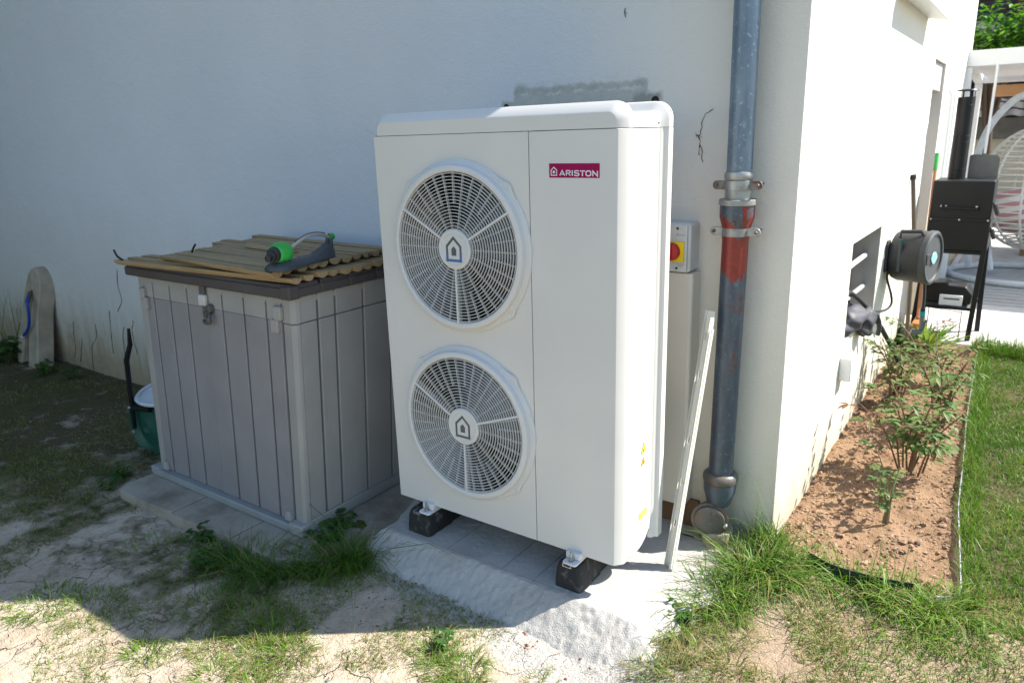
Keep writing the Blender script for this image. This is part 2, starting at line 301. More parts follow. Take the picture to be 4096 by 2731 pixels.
# ------------------------------------------------------------------ object helpers
WL = {}
def link(o, parent=None):
    COL.objects.link(o)
    if parent is not None: o.parent = parent
def thing(name, label, cat, loc=(0, 0, 0), group=None):
    o = bpy.data.objects.new(name, None); o.location = loc; o.empty_display_size = .1; link(o); WL[o.name] = Vector(loc)
    o['label'] = label; o['category'] = cat
    if group: o['group'] = group
    return o
def tag(o, label=None, cat=None, group=None, kind=None):
    for k, v in (('label', label), ('category', cat), ('group', group), ('kind', kind)):
        if v: o[k] = v
    return o
class MB:
    def __init__(s): s.v = []; s.f = []
    def add(s, vs, fs):
        n = len(s.v); s.v += [tuple(x) for x in vs]; s.f += [tuple(i + n for i in q) for q in fs]; return s
    def box(s, a, b, mat=None):
        x0, y0, z0 = a; x1, y1, z1 = b
        vs = [(x0, y0, z0), (x1, y0, z0), (x1, y1, z0), (x0, y1, z0), (x0, y0, z1), (x1, y0, z1), (x1, y1, z1), (x0, y1, z1)]
        if mat is not None: vs = [mat @ Vector(q) for q in vs]
        return s.add(vs, [(0, 3, 2, 1), (4, 5, 6, 7), (0, 1, 5, 4), (1, 2, 6, 5), (2, 3, 7, 6), (3, 0, 4, 7)])
    def prism(s, poly, h0, h1, axis='z', mat=None):
        n = len(poly)
        def P(a, b, h): return {'z': (a, b, h), 'y': (a, h, b), 'x': (h, a, b)}[axis]
        vs = [P(a, b, h0) for a, b in poly] + [P(a, b, h1) for a, b in poly]
        if mat is not None: vs = [mat @ Vector(q) for q in vs]
        return s.add(vs, [tuple(range(n)), tuple(range(2 * n - 1, n - 1, -1))] + [(i, i + n, (i + 1) % n + n, (i + 1) % n) for i in range(n)])
    def loft(s, rings, closed=True, cap=True, loop=False):
        n = len(rings[0]); vs = [q for r in rings for q in r]; fs = []
        m = len(rings); rr = range(m if loop else m - 1)
        for j in rr:
            for i in range(n if closed else n - 1):
                a = j * n + i; b = j * n + (i + 1) % n; k = (j + 1) % m
                fs.append((a, b, k * n + (i + 1) % n, k * n + i))
        if cap and not loop: fs += [tuple(range(n))[::-1], tuple(range((m - 1) * n, m * n))]
        return s.add(vs, fs)
    def tube(s, path, r, n=8, cap=True):
        pts = [Vector(q) for q in path]; rs = r if isinstance(r, (list, tuple)) else [r] * len(pts)
        rings = []; up = None
        for i, q in enumerate(pts):
            t = (pts[min(i + 1, len(pts) - 1)] - pts[max(i - 1, 0)]).normalized()
            if up is None: up = t.orthogonal().normalized()
            up = (up - t * up.dot(t)).normalized(); sd = t.cross(up)
            rings.append([q + (up * math.cos(2 * math.pi * k / n) + sd * math.sin(2 * math.pi * k / n)) * rs[i] for k in range(n)])
        return s.loft(rings, cap=cap)
    def lathe(s, prof, n=48, mat=None, closed_prof=False, cap=False):
        rings = []
        for k in range(n):
            a = 2 * math.pi * k / n
            rings.append([(r * math.cos(a), r * math.sin(a), h) for r, h in prof])
        if mat is not None: rings = [[mat @ Vector(q) for q in r] for r in rings]
        m = len(prof); vs = [q for r in rings for q in r]; fs = []
        for j in range(n):
            for i in range(m if closed_prof else m - 1):
                fs.append((j * m + i, ((j + 1) % n) * m + i, ((j + 1) % n) * m + (i + 1) % m, j * m + (i + 1) % m))
        if cap:
            fs.append(tuple(j * m for j in range(n))[::-1]); fs.append(tuple(j * m + m - 1 for j in range(n)))
        return s.add(vs, fs)
    def build(s, name, mat, parent=None, bevel=0, smooth=35, seg=2, **tg):
        me = bpy.data.meshes.new(name)
        off = Vector((0, 0, 0)); p = parent
        if p is not None: off = WL[p.name]
        me.from_pydata([tuple(Vector(q) - off) for q in s.v], [], s.f)
        bm = bmesh.new(); bm.from_mesh(me); bmesh.ops.remove_doubles(bm, verts=bm.verts, dist=1e-5); bmesh.ops.recalc_face_normals(bm, faces=bm.faces); bm.to_mesh(me); bm.free()
        me.materials.append(MT[mat] if isinstance(mat, str) else mat)
        o = bpy.data.objects.new(name, me); link(o, parent); WL[o.name] = off.copy() if parent is not None else Vector((0, 0, 0))
        if smooth:
            me.polygons.foreach_set('use_smooth', [True] * len(me.polygons))
            try: me.set_sharp_from_angle(angle=R(smooth))
            except Exception: pass
        if bevel:
            b = o.modifiers.new('bevel', 'BEVEL'); b.width = bevel; b.segments = seg; b.limit_method = 'ANGLE'; b.angle_limit = R(40); b.harden_normals = False
        tag(o, **tg); return o
def sub(a, b): return (Vector(a) - Vector(b))
def FY(c):  # frame: local z -> world -Y (disc facing the viewer side), local x->X, local y->Z
    return Matrix.Translation(c) @ Matrix(((1, 0, 0, 0), (0, 0, -1, 0), (0, 1, 0, 0), (0, 0, 0, 1)))
def arc(cx, cy, r, a0, a1, n): return [(cx + r * math.cos(R(a0 + (a1 - a0) * i / n)), cy + r * math.sin(R(a0 + (a1 - a0) * i / n))) for i in range(n + 1)]
def spline(pts, n=8):
    P = [Vector(q) for q in pts]; P = [P[0] * 2 - P[1]] + P + [P[-1] * 2 - P[-2]]; out = []
    for i in range(1, len(P) - 2):
        for k in range(n):
            t = k / n; a, b, c, d = P[i - 1:i + 3]
            out.append(.5 * ((2 * b) + (c - a) * t + (2 * a - 5 * b + 4 * c - d) * t * t + (3 * b - a - 3 * c + d) * t ** 3))
    return out + [P[-2]]
def stroke(mb, pts, w_, frame, closed=False, t=.0006):  # flat lettering stroke: polyline with width in local xy
    P = [Vector((a, b)) for a, b in pts]; n = len(P); L_, R_ = [], []
    for i in range(n):
        a = P[i - 1] if (i > 0 or closed) else P[i]; c = P[(i + 1) % n] if (i < n - 1 or closed) else P[i]
        d1 = (P[i] - a); d2 = (c - P[i]); d1 = d1.normalized() if d1.length else d2.normalized(); d2 = d2.normalized() if d2.length else d1
        t_ = (d1 + d2).normalized(); nrm = Vector((-t_.y, t_.x)); k = 1 / max(.4, nrm.dot(Vector((-d1.y, d1.x))))
        L_.append(P[i] + nrm * w_ / 2 * k); R_.append(P[i] - nrm * w_ / 2 * k)
    rng_ = range(n) if closed else range(n - 1)
    for i in rng_:
        j = (i + 1) % n; q = [L_[i], L_[j], R_[j], R_[i]]
        vs = [frame @ Vector((a.x, a.y, h)) for h in (0, t) for a in q]
        mb.add(vs, [(0, 1, 2, 3), (7, 6, 5, 4), (0, 4, 5, 1), (1, 5, 6, 2), (2, 6, 7, 3), (3, 7, 4, 0)])

# ------------------------------------------------------------------ terrain height
_lat = rng.random((257, 257))
def vnoise(x, y):
    x = np.asarray(x, float) % 256; y = np.asarray(y, float) % 256; xi = x.astype(int); yi = y.astype(int); fx = x - xi; fy = y - yi
    fx = fx * fx * (3 - 2 * fx); fy = fy * fy * (3 - 2 * fy); x1 = (xi + 1) % 256; y1 = (yi + 1) % 256
    return (_lat[xi, yi] * (1 - fx) + _lat[x1, yi] * fx) * (1 - fy) + (_lat[xi, y1] * (1 - fx) + _lat[x1, y1] * fx) * fy
def fbm(x, y, s, o=4):
    r = 0; a = 1; t = 0
    for k in range(o): r = r + a * vnoise(x * s + 17 * k + 40, y * s + 31 * k + 60); t += a; a *= .5; s *= 2.03
    return r / t
def sst(a, b, x): t = np.clip((np.asarray(x, float) - a) / (b - a), 0, 1); return t * t * (3 - 2 * t)
def in_bed(x, y):
    edge = np.interp(y, [.5, .67, 1.22, 1.88, 2.7, 3.7], [1.95, 1.967, 1.915, 1.888, 1.854, 1.80])
    front = np.interp(x, [1.35, 1.6, 1.74, 1.9, 2.0], [.56, .50, .51, .55, .62])
    return sst(-.01, .01, edge - x) * sst(-.01, .01, y - front) * sst(1.30, 1.34, x) * (np.asarray(y) < 3.75)
def H0(x, y):
    r = sst(.95, 1.4, x)
    lo = -.10 - .05 * sst(-1.5, -4, x) + .01 * sst(-1.2, -2.2, y)
    hi = -.045 + .065 * sst(-.5, .7, y) + .022 * np.clip(np.asarray(y, float) - .8, 0, 4)
    return lo * (1 - r) + hi * r
def H(x, y):
    x = np.asarray(x, float); y = np.asarray(y, float); b = in_bed(x, y)
    h = H0(x, y) + (fbm(x, y, 1.5, 3) - .5) * .02 + (fbm(x, y, 14, 3) - .5) * .012
    h = h + b * ((fbm(x, y, 9, 3) - .5) * .035 + np.maximum(0, fbm(x + 9, y, 34, 3) - .55) * .06 - .012)
    return h

def ground():
    xs = np.concatenate([np.array([-150, -60, -25, -12, -8]), np.arange(-6.5, -2.2, .06), np.arange(-2.2, 2.6, .0175), np.arange(2.6, 4, .08), np.array([5, 8, 14, 30, 70, 150])])
    ys = np.concatenate([np.array([-150, -60, -25, -12, -6, -4, -3]), np.arange(-2.4, -1.6, .08), np.arange(-1.6, 1.4, .0175), np.arange(1.4, 3.8, .03), np.array([4.2, 5, 8, 14, 30, 70, 150])])
    X, Y = np.meshgrid(xs, ys); Z = H(X, Y); far = (np.abs(X) > 9) | (np.abs(Y) > 9); Z = np.where(far, -.12, Z)
    Z = np.where((X > 1.36) & (Y > 3.85), np.minimum(Z, .02), Z)
    nx = len(xs); ny = len(ys); V = np.stack([X, Y, Z], -1).reshape(-1, 3)
    i = np.arange(nx * ny).reshape(ny, nx); F = np.stack([i[:-1, :-1], i[:-1, 1:], i[1:, 1:], i[1:, :-1]], -1).reshape(-1, 4)
    me = bpy.data.meshes.new('ground'); me.from_pydata(V.tolist(), [], F.tolist())
    bed = in_bed(X, Y)
    moss = sst(-.3, -2.6, X) * sst(-1.35, -.55, Y + .15 * (X + 1.5)) * .85
    moss = np.maximum(moss, .42 * sst(.3, -.4, X) * sst(-1.05, -.75, Y)); moss = np.maximum(moss, 1.7 * sst(0, .04, X - np.interp(Y, [.5, .67, 1.22, 1.88, 2.7, 3.7], [1.95, 1.967, 1.915, 1.888, 1.854, 1.80])) * (Y > .45))
    moss = np.maximum(moss, sst(-2.3, -3.2, Y)); moss = np.maximum(moss, sst(-5.2, -6., X)); moss = np.maximum(moss, sst(3.2, 4.2, X))
    sand = np.exp(-(((X - .98) / .42) ** 2 + ((Y + .22) / .19) ** 2) ** 1.2) * 1.15
    sand = np.maximum(sand, .85 * np.exp(-(((X - .5) / .6) ** 2 + ((Y + .22) / .09) ** 2)))
    bedc = np.maximum(bed, .62 * sst(1.05, 1.5, X) * (Y < .7) * sst(-2.3, -1.6, Y) * (X < 3.2))
    c = np.stack([bedc, moss, sand, np.ones_like(bed)], -1).reshape(-1, 4).astype(np.float32)
    a = me.color_attributes.new('zone', 'FLOAT_COLOR', 'POINT'); a.data.foreach_set('color', c.ravel())
    me.materials.append(MT['ground']); me.polygons.foreach_set('use_smooth', [True] * len(me.polygons))
    o = bpy.data.objects.new('ground', me); link(o); tag(o, kind='structure')
ground()

# concrete pad under the heat pump
def pad():
    xs = np.arange(-.22, 1.42, .006); ys = np.arange(-.42, .625, .0065); X, Y = np.meshgrid(xs, ys)
    n = (fbm(X, Y, 11, 4) - .5)
    dl = (X - (-.02 - .12 * sst(0, .4, Y))) + n * .02; n2 = fbm(X, Y, 38, 4) - .5; df = Y + .082 + n2 * .008 + n * .006 + .03 * sst(.85, 1.2, X) * 0; dr = (1.28 - .16 * sst(.25, -.1, Y) - X) + n * .1
    d = np.minimum(np.minimum(dl, df), dr)
    Z = np.where(d > 0, 0, d * (.78 - .20 * sst(.8, 1.0, X))) + (fbm(X, Y, 60, 2) - .5) * .004 * (1 + 2 * (d < 0)) + (fbm(X, Y, 90, 2) - .5) * .0022 * (d < -.01)
    Z = np.maximum(Z, -.22) + 0
    i = np.arange(X.size).reshape(X.shape); F = np.stack([i[:-1, :-1], i[:-1, 1:], i[1:, 1:], i[1:, :-1]], -1).reshape(-1, 4)
    me = bpy.data.meshes.new('concrete_pad'); me.from_pydata(np.stack([X, Y, Z], -1).reshape(-1, 3).tolist(), [], F.tolist())
    me.materials.append(MT['pad']); me.polygons.foreach_set('use_smooth', [True] * len(me.polygons))
    r = thing('concrete_pad', 'pale rough concrete pad with mortared front edge under the white heat pump', 'concrete pad')
    o = bpy.data.objects.new('mortar_bed', me); link(o, r); WL[o.name] = Vector((0, 0, 0))
    m = MB()
    for x in (.30, .56, .70): m.box((x, -.07, -.01), (x + .003, .6, .0022), Matrix.Translation((0, 0, 0)) @ Matrix.Shear('XY', 4, (0, 0)))
    m.box((-.0, -.068, -.01), (.9, -.0655, .0022)); m.build('joint', simple('joint_grey', (.33, .32, .30), None, 30, .9), r)
pad()
slabs = [(-1.50, -1.03, 'concrete paving slab with broken corner at the left end under the storage box'),
         (-1.02, -.60, 'concrete paving slab in the middle under the front of the storage box'),
         (-.59, .0, 'concrete paving slab under the right corner of the storage box beside long grass')]
for i, (a, b, lab) in enumerate(slabs):
    m = MB(); poly = [(a, -.445 - .01 * i), (b, -.44 + .008 * i), (b, .58), (a, .58)]
    if i == 0: poly = [(a, -.40), (a + .03, -.452), (a + .2, -.458), (b, -.443), (b, .58), (a, .58)]
    if i == 2: poly = [(a, -.44), (-.30, -.432), (-.12, -.34), (-.05, -.15), (b - .06, .1), (b - .12, .58), (a, .58)]
    m.prism(poly, -.125, -.052)
    m.build('paving_slab', 'slab', bevel=.003, label=lab, cat='paving slab', group='paving slabs under the storage box')

# patio
m = MB(); m.box((1.36, 3.74, -.1), (16, 30, .088)); m.build('patio', 'patio', bevel=.01, kind='structure')
m = MB()
for k in range(26): m.box((1.42, 5.15 + .14 * k, .089), (9, 5.25 + .14 * k, .094))
m.build('patio_tile_strips', 'patio_far', kind='structure', smooth=0)

# ------------------------------------------------------------------ house
WX = 1.352
def house():
    r = thing('house', 'white rendered house whose stucco corner stands right of the downpipe', 'house', (0, .62, 0))
    m = MB(); c = .012; TOP = 5.6
    m.box((-14, .62, -.6), (WX - .25, .9, TOP))
    pl = [(WX - .25, .62)] + [(WX - c, .62), (WX - c * .3, .62 + c * .3), (WX, .62 + c)] + [(WX, 1.66), (WX - .25, 1.66), (WX - .25, .9)]
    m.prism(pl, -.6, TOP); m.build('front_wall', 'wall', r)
    m = MB()
    # side wall pieces round the meter niche, the door recess and plain runs
    def piece(y0, y1, z0, z1): m.box((WX - .25, y0, z0), (WX, y1, z1))
    piece(1.66, 2.41, -.6, .565); piece(1.66, 2.41, 1.03, TOP); piece(2.41, 3.86, -.6, TOP)
    piece(3.86, 4.50, -.6, .09); piece(3.86, 4.50, 1.97, TOP); piece(4.50, 6.45, -.6, TOP)
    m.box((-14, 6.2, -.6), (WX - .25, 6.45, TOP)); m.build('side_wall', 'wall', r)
    m = MB(); m.box((WX - .135, 1.65, .5), (WX - .128, 2.42, 1.08)); m.build('niche_back', 'reddark', r)
    m = MB(); m.box((WX - .128, 2.402, .55), (WX - .002, 2.409, 1.04)); m.build('niche_side', 'nichegrey', r)
    m = MB(); m.tube([(1.285, 2.41, .868), (1.300, 1.95, .882), (1.31, 1.67, .885)], .013, 10); m.build('water_pipe', 'white', r)
    m = MB(); m.tube([(1.290, 2.41, .697), (1.300, 2.1, .715), (1.305, 1.85, .722)], .013, 10); m.build('water_pipe', 'greypipe', r)
    m = MB(); m.box((WX - .20, 3.85, .09), (WX - .14, 4.51, 1.98)); m.build('door_leaf', 'beige', r)
    m = MB(); m.box((WX - .14, 3.87, 1.78), (WX - .02, 4.49, 1.965)); m.build('shutter_box', 'beige', r, bevel=.004)
    m = MB(); m.prism([(WX, 2.15), (WX + .11, 2.13), (WX + .11, 2.19), (WX, 2.2)], 2.15, 3.28, 'y')
    m.v = [(a, b, c) for a, b, c in m.v]; m.build('window_sill', 'white', r, bevel=.004)
    m = MB(); m.box((WX, 1.60, .385), (WX + .055, 1.70, .50)); m.build('vent_cover', 'white', r, bevel=.006)
    m = MB()
    for (y, r_) in ((4.85, .012), (5.02, .02)): m.tube([(WX + .03, y, .1), (WX + .03, y, 1.75), (WX + .01, y, 1.8)], r_, 8)
    m.build('cable_pipe', 'white', r)
    # eave board and roof edge above the frame
    m = MB(); m.box((-14.2, .50, TOP), (WX + .12, 6.7, TOP + .16)); m.build('roof', 'white', r)
    for (x, z, rr) in ((.158, 1.668, .011), (.825, 1.662, .0125)):
        m = MB(); m.lathe([(0, .0022), (rr * .8, .0022), (rr, .0032), (rr * 1.2, .001)], 20, FY((x, .62, z))); m.build('drill_hole', 'black', r)
house()

# dried creeper marks on the wall
def creeper(name, paths, label, mat='vine', r0=.0015, group=None):
    m = MB()
    for P in paths:
        Q = []
        for i, q in enumerate(spline([(x, .618, z) for x, z in P], 4)):
            Q.append((q.x + random.uniform(-.004, .004), q.y - .001, q.z))
        m.tube(Q, [r0 * random.uniform(.5, 1.2) for _ in Q], 5)
        for q in Q[::2]:
            if random.random() < .4:
                a = random.uniform(-1, 1) * .012; m.tube([q, (q[0] + a, q[1], q[2] + random.uniform(-.01, .015))], r0 * .4, 4)
    return m.build(name, mat, label=label, cat='dried creeper', group=group)
creeper('dried_creeper', [[(1.048, 1.622), (1.015, 1.60), (1.006, 1.55), (1.0, 1.52), (1.008, 1.49), (1.012, 1.442)], [(1.0, 1.52), (.992, 1.535), (.985, 1.53)], [(1.004, 1.5), (.997, 1.48), (1.004, 1.465)]],
        'thin dark dried creeper stem clinging to the wall between heat pump and downpipe')
vg = 'creeper remains climbing the wall at the left'
vs = [([[(-4.173, .117), (-4.19, .0), (-4.262, -.10)], [(-4.137, .23), (-4.16, .17), (-4.173, .117)]], 'vinegreen', 'creeper shoot with a green leafy tip just right of the stone arch'),
      ([[(-4.052, .108), (-4.08, .03), (-4.151, -.11)]], 'vinegreen', 'shortest greenish creeper shoot second right of the stone arch'),
      ([[(-3.781, .253), (-3.794, .155), (-3.902, .054), (-3.958, -.15)]], 'vine', 'dark crooked creeper stem third right of the stone arch'),
      ([[(-3.517, .391), (-3.54, .3), (-3.553, .222), (-3.578, .052)]], 'vine', 'faint broken creeper stem midway between stone arch and storage box'),
      ([[(-3.30, .716), (-3.33, .6), (-3.309, .493), (-3.40, .40)], [(-3.346, .284), (-3.382, .21), (-3.42, -.05)]], 'vine', 'tallest broken creeper trace on the wall left of the storage box'),
      ([[(-3.2, .347), (-3.24, .25), (-3.22, .1)]], 'vine', 'creeper trace on the wall closest to the storage box')]
for P, mt, lab in vs: creeper('wall_creeper', P, lab, mt, .0022, vg)
m = MB(); m.tube([(.70, .618, 1.985), (.698, .617, 1.97), (.702, .618, 1.955)], .0015, 5); m.tube([(.695, .618, 1.975), (.708, .618, 1.965)], .001, 4)
m.build('plant_scrap', 'vine', label='tiny dark scrap of creeper high on the wall above the heat pump', cat='dried creeper')

# ------------------------------------------------------------------ heat pump
ZB = .125; ZS = 1.565; XR = 1.016; XL = -.012
def heat_pump():
    r = thing('heat_pump', 'large white two fan heat pump with magenta badge standing on black rubber feet', 'heat pump', (.5, .16, ZB))
    FX, FR = .3816, .262; fz = (1.179, .519); xd = .679
    # fan-side front panel with two round openings
    m = MB(); x0, x1 = .0, xd - .0012
    zc = [(ZB, .849), (.849, ZS - .002)]
    def cell(z0, z1, cz):
        n = 72; cor = [math.atan2(z - cz, x - FX) for x, z in ((x1, z1), (x0, z1), (x0, z0), (x1, z0))]
        ang = sorted([2 * math.pi * k / n - math.pi for k in range(n)] + cor)
        inn, out = [], []
        for a in ang:
            c, s = math.cos(a), math.sin(a); t = min([v for v in ((x1 - FX) / c if c > 0 else 9, (x0 - FX) / c if c < 0 else 9, (z1 - cz) / s if s > 0 else 9, (z0 - cz) / s if s < 0 else 9)])
            inn.append((FX + FR * c, 0, cz + FR * s)); out.append((FX + t * c, 0, cz + t * s))
        k = len(ang); m.add(inn + out + [(p[0], .02, p[2]) for p in inn], [(i, (i + 1) % k, (i + 1) % k + k, i + k) for i in range(k)] + [(i, (i + 1) % k, (i + 1) % k + 2 * k, i + 2 * k) for i in range(k)])
    cell(*zc[0], fz[1]); cell(*zc[1], fz[0])
    m.add([(0, 0, ZB), (0, 0, ZS - .002), (XL, .028, ZS - .002), (XL, .028, ZB), (XL, .055, ZS - .002), (XL, .055, ZB)], [(0, 1, 2, 3), (3, 2, 4, 5)])
    m.add([(x1, 0, ZB), (x1, 0, ZS - .002), (x1, .01, ZS - .002), (x1, .01, ZB)], [(0, 1, 2, 3)])
    m.add([(x0, 0, ZB), (x1, 0, ZB), (x1, .05, ZB), (XL, .05, ZB), (XL, .028, ZB)], [(0, 1, 2, 3, 4)])
    m.build('fan_panel', 'pump', r, smooth=0)
    # service panel with chamfered edge
    m = MB(); m.prism([(xd + .0012, 0), (.985, 0), (.992, .002), (1.013, .024), (XR, .031), (XR, .052), (XR - .004, .055), (xd + .0012, .055)], ZB, ZS - .002); m.build('service_panel', 'pump', r, bevel=.0015, smooth=30)
    # dark backing inside, side panels, rear flange
    m = MB(); m.box((.012, .2505, .17), (.99, .27, ZS)); m.box((.012, .06, .165), (.06, .25, ZS)); m.box((.70, .06, .165), (.98, .25, ZS)); m.box((.06, .04, ZB + .02), (.70, .24, .19)); m.box((.06, .04, .83), (.70, .24, .86)); m.box((.06, .04, 1.47), (.70, .24, ZS - .01))
    m.build('casing', 'black', r, smooth=0)
    m = MB(); xs = XR - .004
    m.box((xs - .02, .0555, .16), (xs, .139, ZS - .003)); m.box((xs - .02, .1405, .16), (xs, .262, ZS - .003)); m.box((xs - .02, .13, .16), (xs - .0015, .15, ZS - .003)); m.build('side_panel', 'pump', r, bevel=.0012)
    m = MB(); m.box((XL + .004, .0555, .16), (XL + .024, .262, ZS - .003)); m.build('side_panel', 'pump', r, bevel=.0012)
    m = MB(); m.prism([(xs - .01, .246), (xs + .001, .247), (xs + .006, .253), (xs + .010, .261), (xs + .017, .266), (xs + .022, .268), (xs + .0225, .30), (xs - .01, .30)], .118, ZS - .002)
    m.prism([(XL + .01, .246), (XL - .006, .261), (XL - .018, .268), (XL - .018, .30), (XL + .01, .30)], .118, ZS - .002); m.box((XL + .011, .285, .15), (xs - .011, .30, ZS - .002)); m.build('rear_frame', 'pump', r, smooth=30)
    m = MB(); m.box((.0, .055, .14), (XR - .03, .262, .16)); m.build('base_tray', 'pump', r)
    # lid: lofted rounded hood
    def outline(ix, iz, y):
        xl, xr, zt = XL + ix, XR - ix, 1.642 - iz; rad = max(.006, .052 - iz * .55 - max(0, ix) * .3); zb = ZS
        pts = [(xr, zb)] + arc(xr - rad, zt - rad, rad, 0, 90, 8) + arc(xl + rad, zt - rad, rad, 90, 180, 8) + [(xl, zb)]
        return [(a, y, b) for a, b in pts]
    S = [(-.0002, .031, .032), (.004, .024, .026), (.024, .004, .006), (.030, .0, .001), (.040, .0, .0), (.052, .001, .001), (.060, .004, .012), (.068, .005, .026), (.078, .005, .031), (.236, .005, .031), (.246, .003, .028), (.255, -.004, .018), (.262, -.012, .006), (.268, -.018, .0), (.275, -.0195, -.002), (.296, -.0195, -.002), (.30, -.016, .003)]
    m = MB(); m.loft([outline(a, b, y) for y, a, b in S], closed=True, cap=True); m.build('lid', 'pump', r, smooth=21)
    m = MB(); m.prism([(.006, .003), (.979, .003), (1.004, .028), (1.006, .24), (XL + .008, .24), (XL + .008, .03)], ZS - .004, ZS + .001); m.build('lid_gap', 'seam', r, smooth=0)
    m = MB(); m.box((xd - .004, .006, ZB + .002), (xd + .004, .010, ZS - .004)); m.build('panel_gap', 'seam', r, smooth=0)
    m = MB(); m.lathe([(0, .004), (.003, .003), (.004, 0)], 12, Matrix.Translation((1.0125, .238, 1.578)) @ Matrix.Rotation(R(90), 4, 'Y')); m.build('lid_screw', 'steel', r)
    # fan guards
    for gi, cz in enumerate(fz):
        g = thing('fan_guard', '', 'x'); COL.objects.unlink(g); bpy.data.objects.remove(g)
        m = MB(); F = FY((FX, 0, cz))
        # ring
        m.lathe([(.2615, -.012), (.2615, .024), (.2635, .0305), (.2675, .0335), (.2795, .0335), (.284, .031), (.2855, .027), (.287, .014), (.2905, .0105), (.3005, .008), (.3035, .005), (.304, -.001)], 96, F)
        ring = m.build('fan_guard', 'guard', r, smooth=32)
        # corner tabs
        tab = [(.2725, .125)] + [(a, b) for a, b in arc(.2335 - .034, .2335 - .034, .034, 4, 86, 7)] + [(.125, .2725)] + [(.285 * math.cos(R(a)), .285 * math.sin(R(a))) for a in range(64, 25, -4)]
        for k in range(4):
            m = MB(); n_ = len(tab); Tm = F @ Matrix.Rotation(R(90 * k), 4, 'Z'); m.prism(tab, 0, .0095, 'z', Tm); m.build('corner_tab', 'guard', ring, bevel=.0022, smooth=30)
        for sx in (-1, 1):
            for sz in (-1, 1):
                m = MB(); m.lathe([(0, .0102), (.0115, .0102)], 24, FY((FX + sx * .209, 0, cz + sz * .2165)))
                m.build('screw_cap', 'guard', ring)
                m = MB(); m.lathe([(.0115, .0099), (.0130, .0099)], 24, FY((FX + sx * .209, 0, cz + sz * .2165))); m.build('cap_gap', 'label_grey', ring)
        # concentric bars
        m = MB(); nR = 17; r0 = .072
        for k in range(nR):
            rr = r0 + (FR - r0) * (k + .75) / (nR + .1); th = .0012; dy = .0285 + .002 * math.cos((rr - r0) / (FR - r0) * 1.6)
            m.lathe([(rr - th, dy - .0055), (rr + th, dy - .0055), (rr + th * .8, dy), (rr - th * .8, dy)], 96, F, closed_prof=True)
        m.build('grille_rings', 'guard', ring, smooth=30)
        m = MB(); main = (30 if gi == 0 else 20, 150, 270)
        tw = lambda rr, sgn=1: 0
        for k in range(36):
            a = R(k * 10 + (0 if gi == 0 else -3)); ra = r0 if k % 2 == 0 else .155; th = .0014
            Mx = F @ Matrix.Rotation(a, 4, 'Z'); m.box((ra, -th * .8, .014), (FR + .003, th * .8, .0245), Mx)
        for a in main:
            Mx = F @ Matrix.Rotation(R(a), 4, 'Z'); m.box((r0 - .004, -.0038, .010), (FR + .003, .0038, .0315), Mx)
        m.build('grille_spokes', 'guard', ring, smooth=0)
        m = MB(); m.lathe([(0, .0345), (.052, .0345), (.0535, .0335), (.055, .0335), (.0565, .0355), (.066, .036), (.0705, .033), (.072, .026), (.072, .004)], 64, F); hub = m.build('hub_cap', 'guard', ring, smooth=30)
        # house emblem
        hw, hh = .030, .040
        pts = [(-hw, -hh * .95), (hw, -hh * .95), (hw, hh * .28), (0, hh * 1.02), (-hw, hh * .28)]
        E = FY((FX, -.0348, cz - .001)); m = MB(); stroke(m, pts, .0085, E, True); m.build('emblem', 'logo_grey', hub, smooth=0)
        m = MB(); m.prism([(-.0105, -.021), (.0105, -.021), (.0105, .002), (0, .012), (-.0105, .002)], 0, .0006, 'z', E); m.build('emblem', 'logo_grey', hub, smooth=0)
        if gi == 0:
            E2 = FY((FX, -.0356, cz - .001)); m = MB(); stroke(m, [(-hw, -hh * .3), (-hw, -hh * .95), (hw, -hh * .95), (hw, -hh * .3)], .0087, E2); m.build('emblem', 'logo_blue', hub, smooth=0)
        # fan behind: duct, blades, motor disc
        m = MB(); m.lathe([(.2612, -.19), (.2612, .010)], 72, F); m.build('fan_duct', 'coil', r)
        m = MB(); m.lathe([(0, -.17), (.262, -.17)], 48, F); m.build('condenser_coil', 'coil', r)
        fan = MB(); fan.lathe([(0, -.02), (.07, -.025), (.078, -.04), (.08, -.09)], 40, F); fan.build('fan_motor', 'duct', r)
        start = (205, 325, 98) if gi == 0 else (150, 265, 20)
        for bi, a0 in enumerate((118, 238, -22 + 16)):
            m = MB(); rows = []
            span = ((106, 46, 66) if gi == 0 else (80, 55, 105))[bi]
            a0_ = (124, 214, -12)[bi] if gi == 0 else (152, 225, -22)[bi]
            for ir in range(8):
                rr = .078 + (.252 - .078) * ir / 7; row = []
                for ia in range(13):
                    t = ia / 12; a = R(a0_ + span * t + (rr - .16) * 120 * (.5)); row.append(F @ Vector((rr * math.cos(a), rr * math.sin(a), -.035 - .06 * t - .02 * math.sin(t * 3.1))))
                rows.append(row)
            m.loft(rows, closed=False, cap=False); m.build('fan_blade', 'duct', r, smooth=60)
    # badge with lettering
    bx0, bx1, bz0, bz1 = .7555, .933, 1.4225, 1.4655
    m = MB(); m.box((bx0, -.0012, bz0), (bx1, .0, bz1)); b = m.build('badge', 'magenta', r, smooth=0)
    Wd = bx1 - bx0; Hh = bz1 - bz0; m = MB(); s = Wd / 1580.
    E = FY((bx0, -.00125, bz1)); q = lambda x, y: ((x - 363) * s, -(y - 262 - (x - 363) * .0) * Hh / 440)
    def st(pts, w_=30, cl=False): stroke(m, [q(*p) for p in pts], w_ * s, E, cl, .0004)
    st([(428, 628), (428, 468), (516, 380), (608, 468), (608, 630)], 26, True)
    m.prism([q(480, 570), q(552, 570), q(552, 505), q(516, 474), q(480, 505)], 0, .0004, 'z', E)
    st([(705, 635), (785, 482), (865, 635)]); st([(745, 592), (825, 592)], 26)
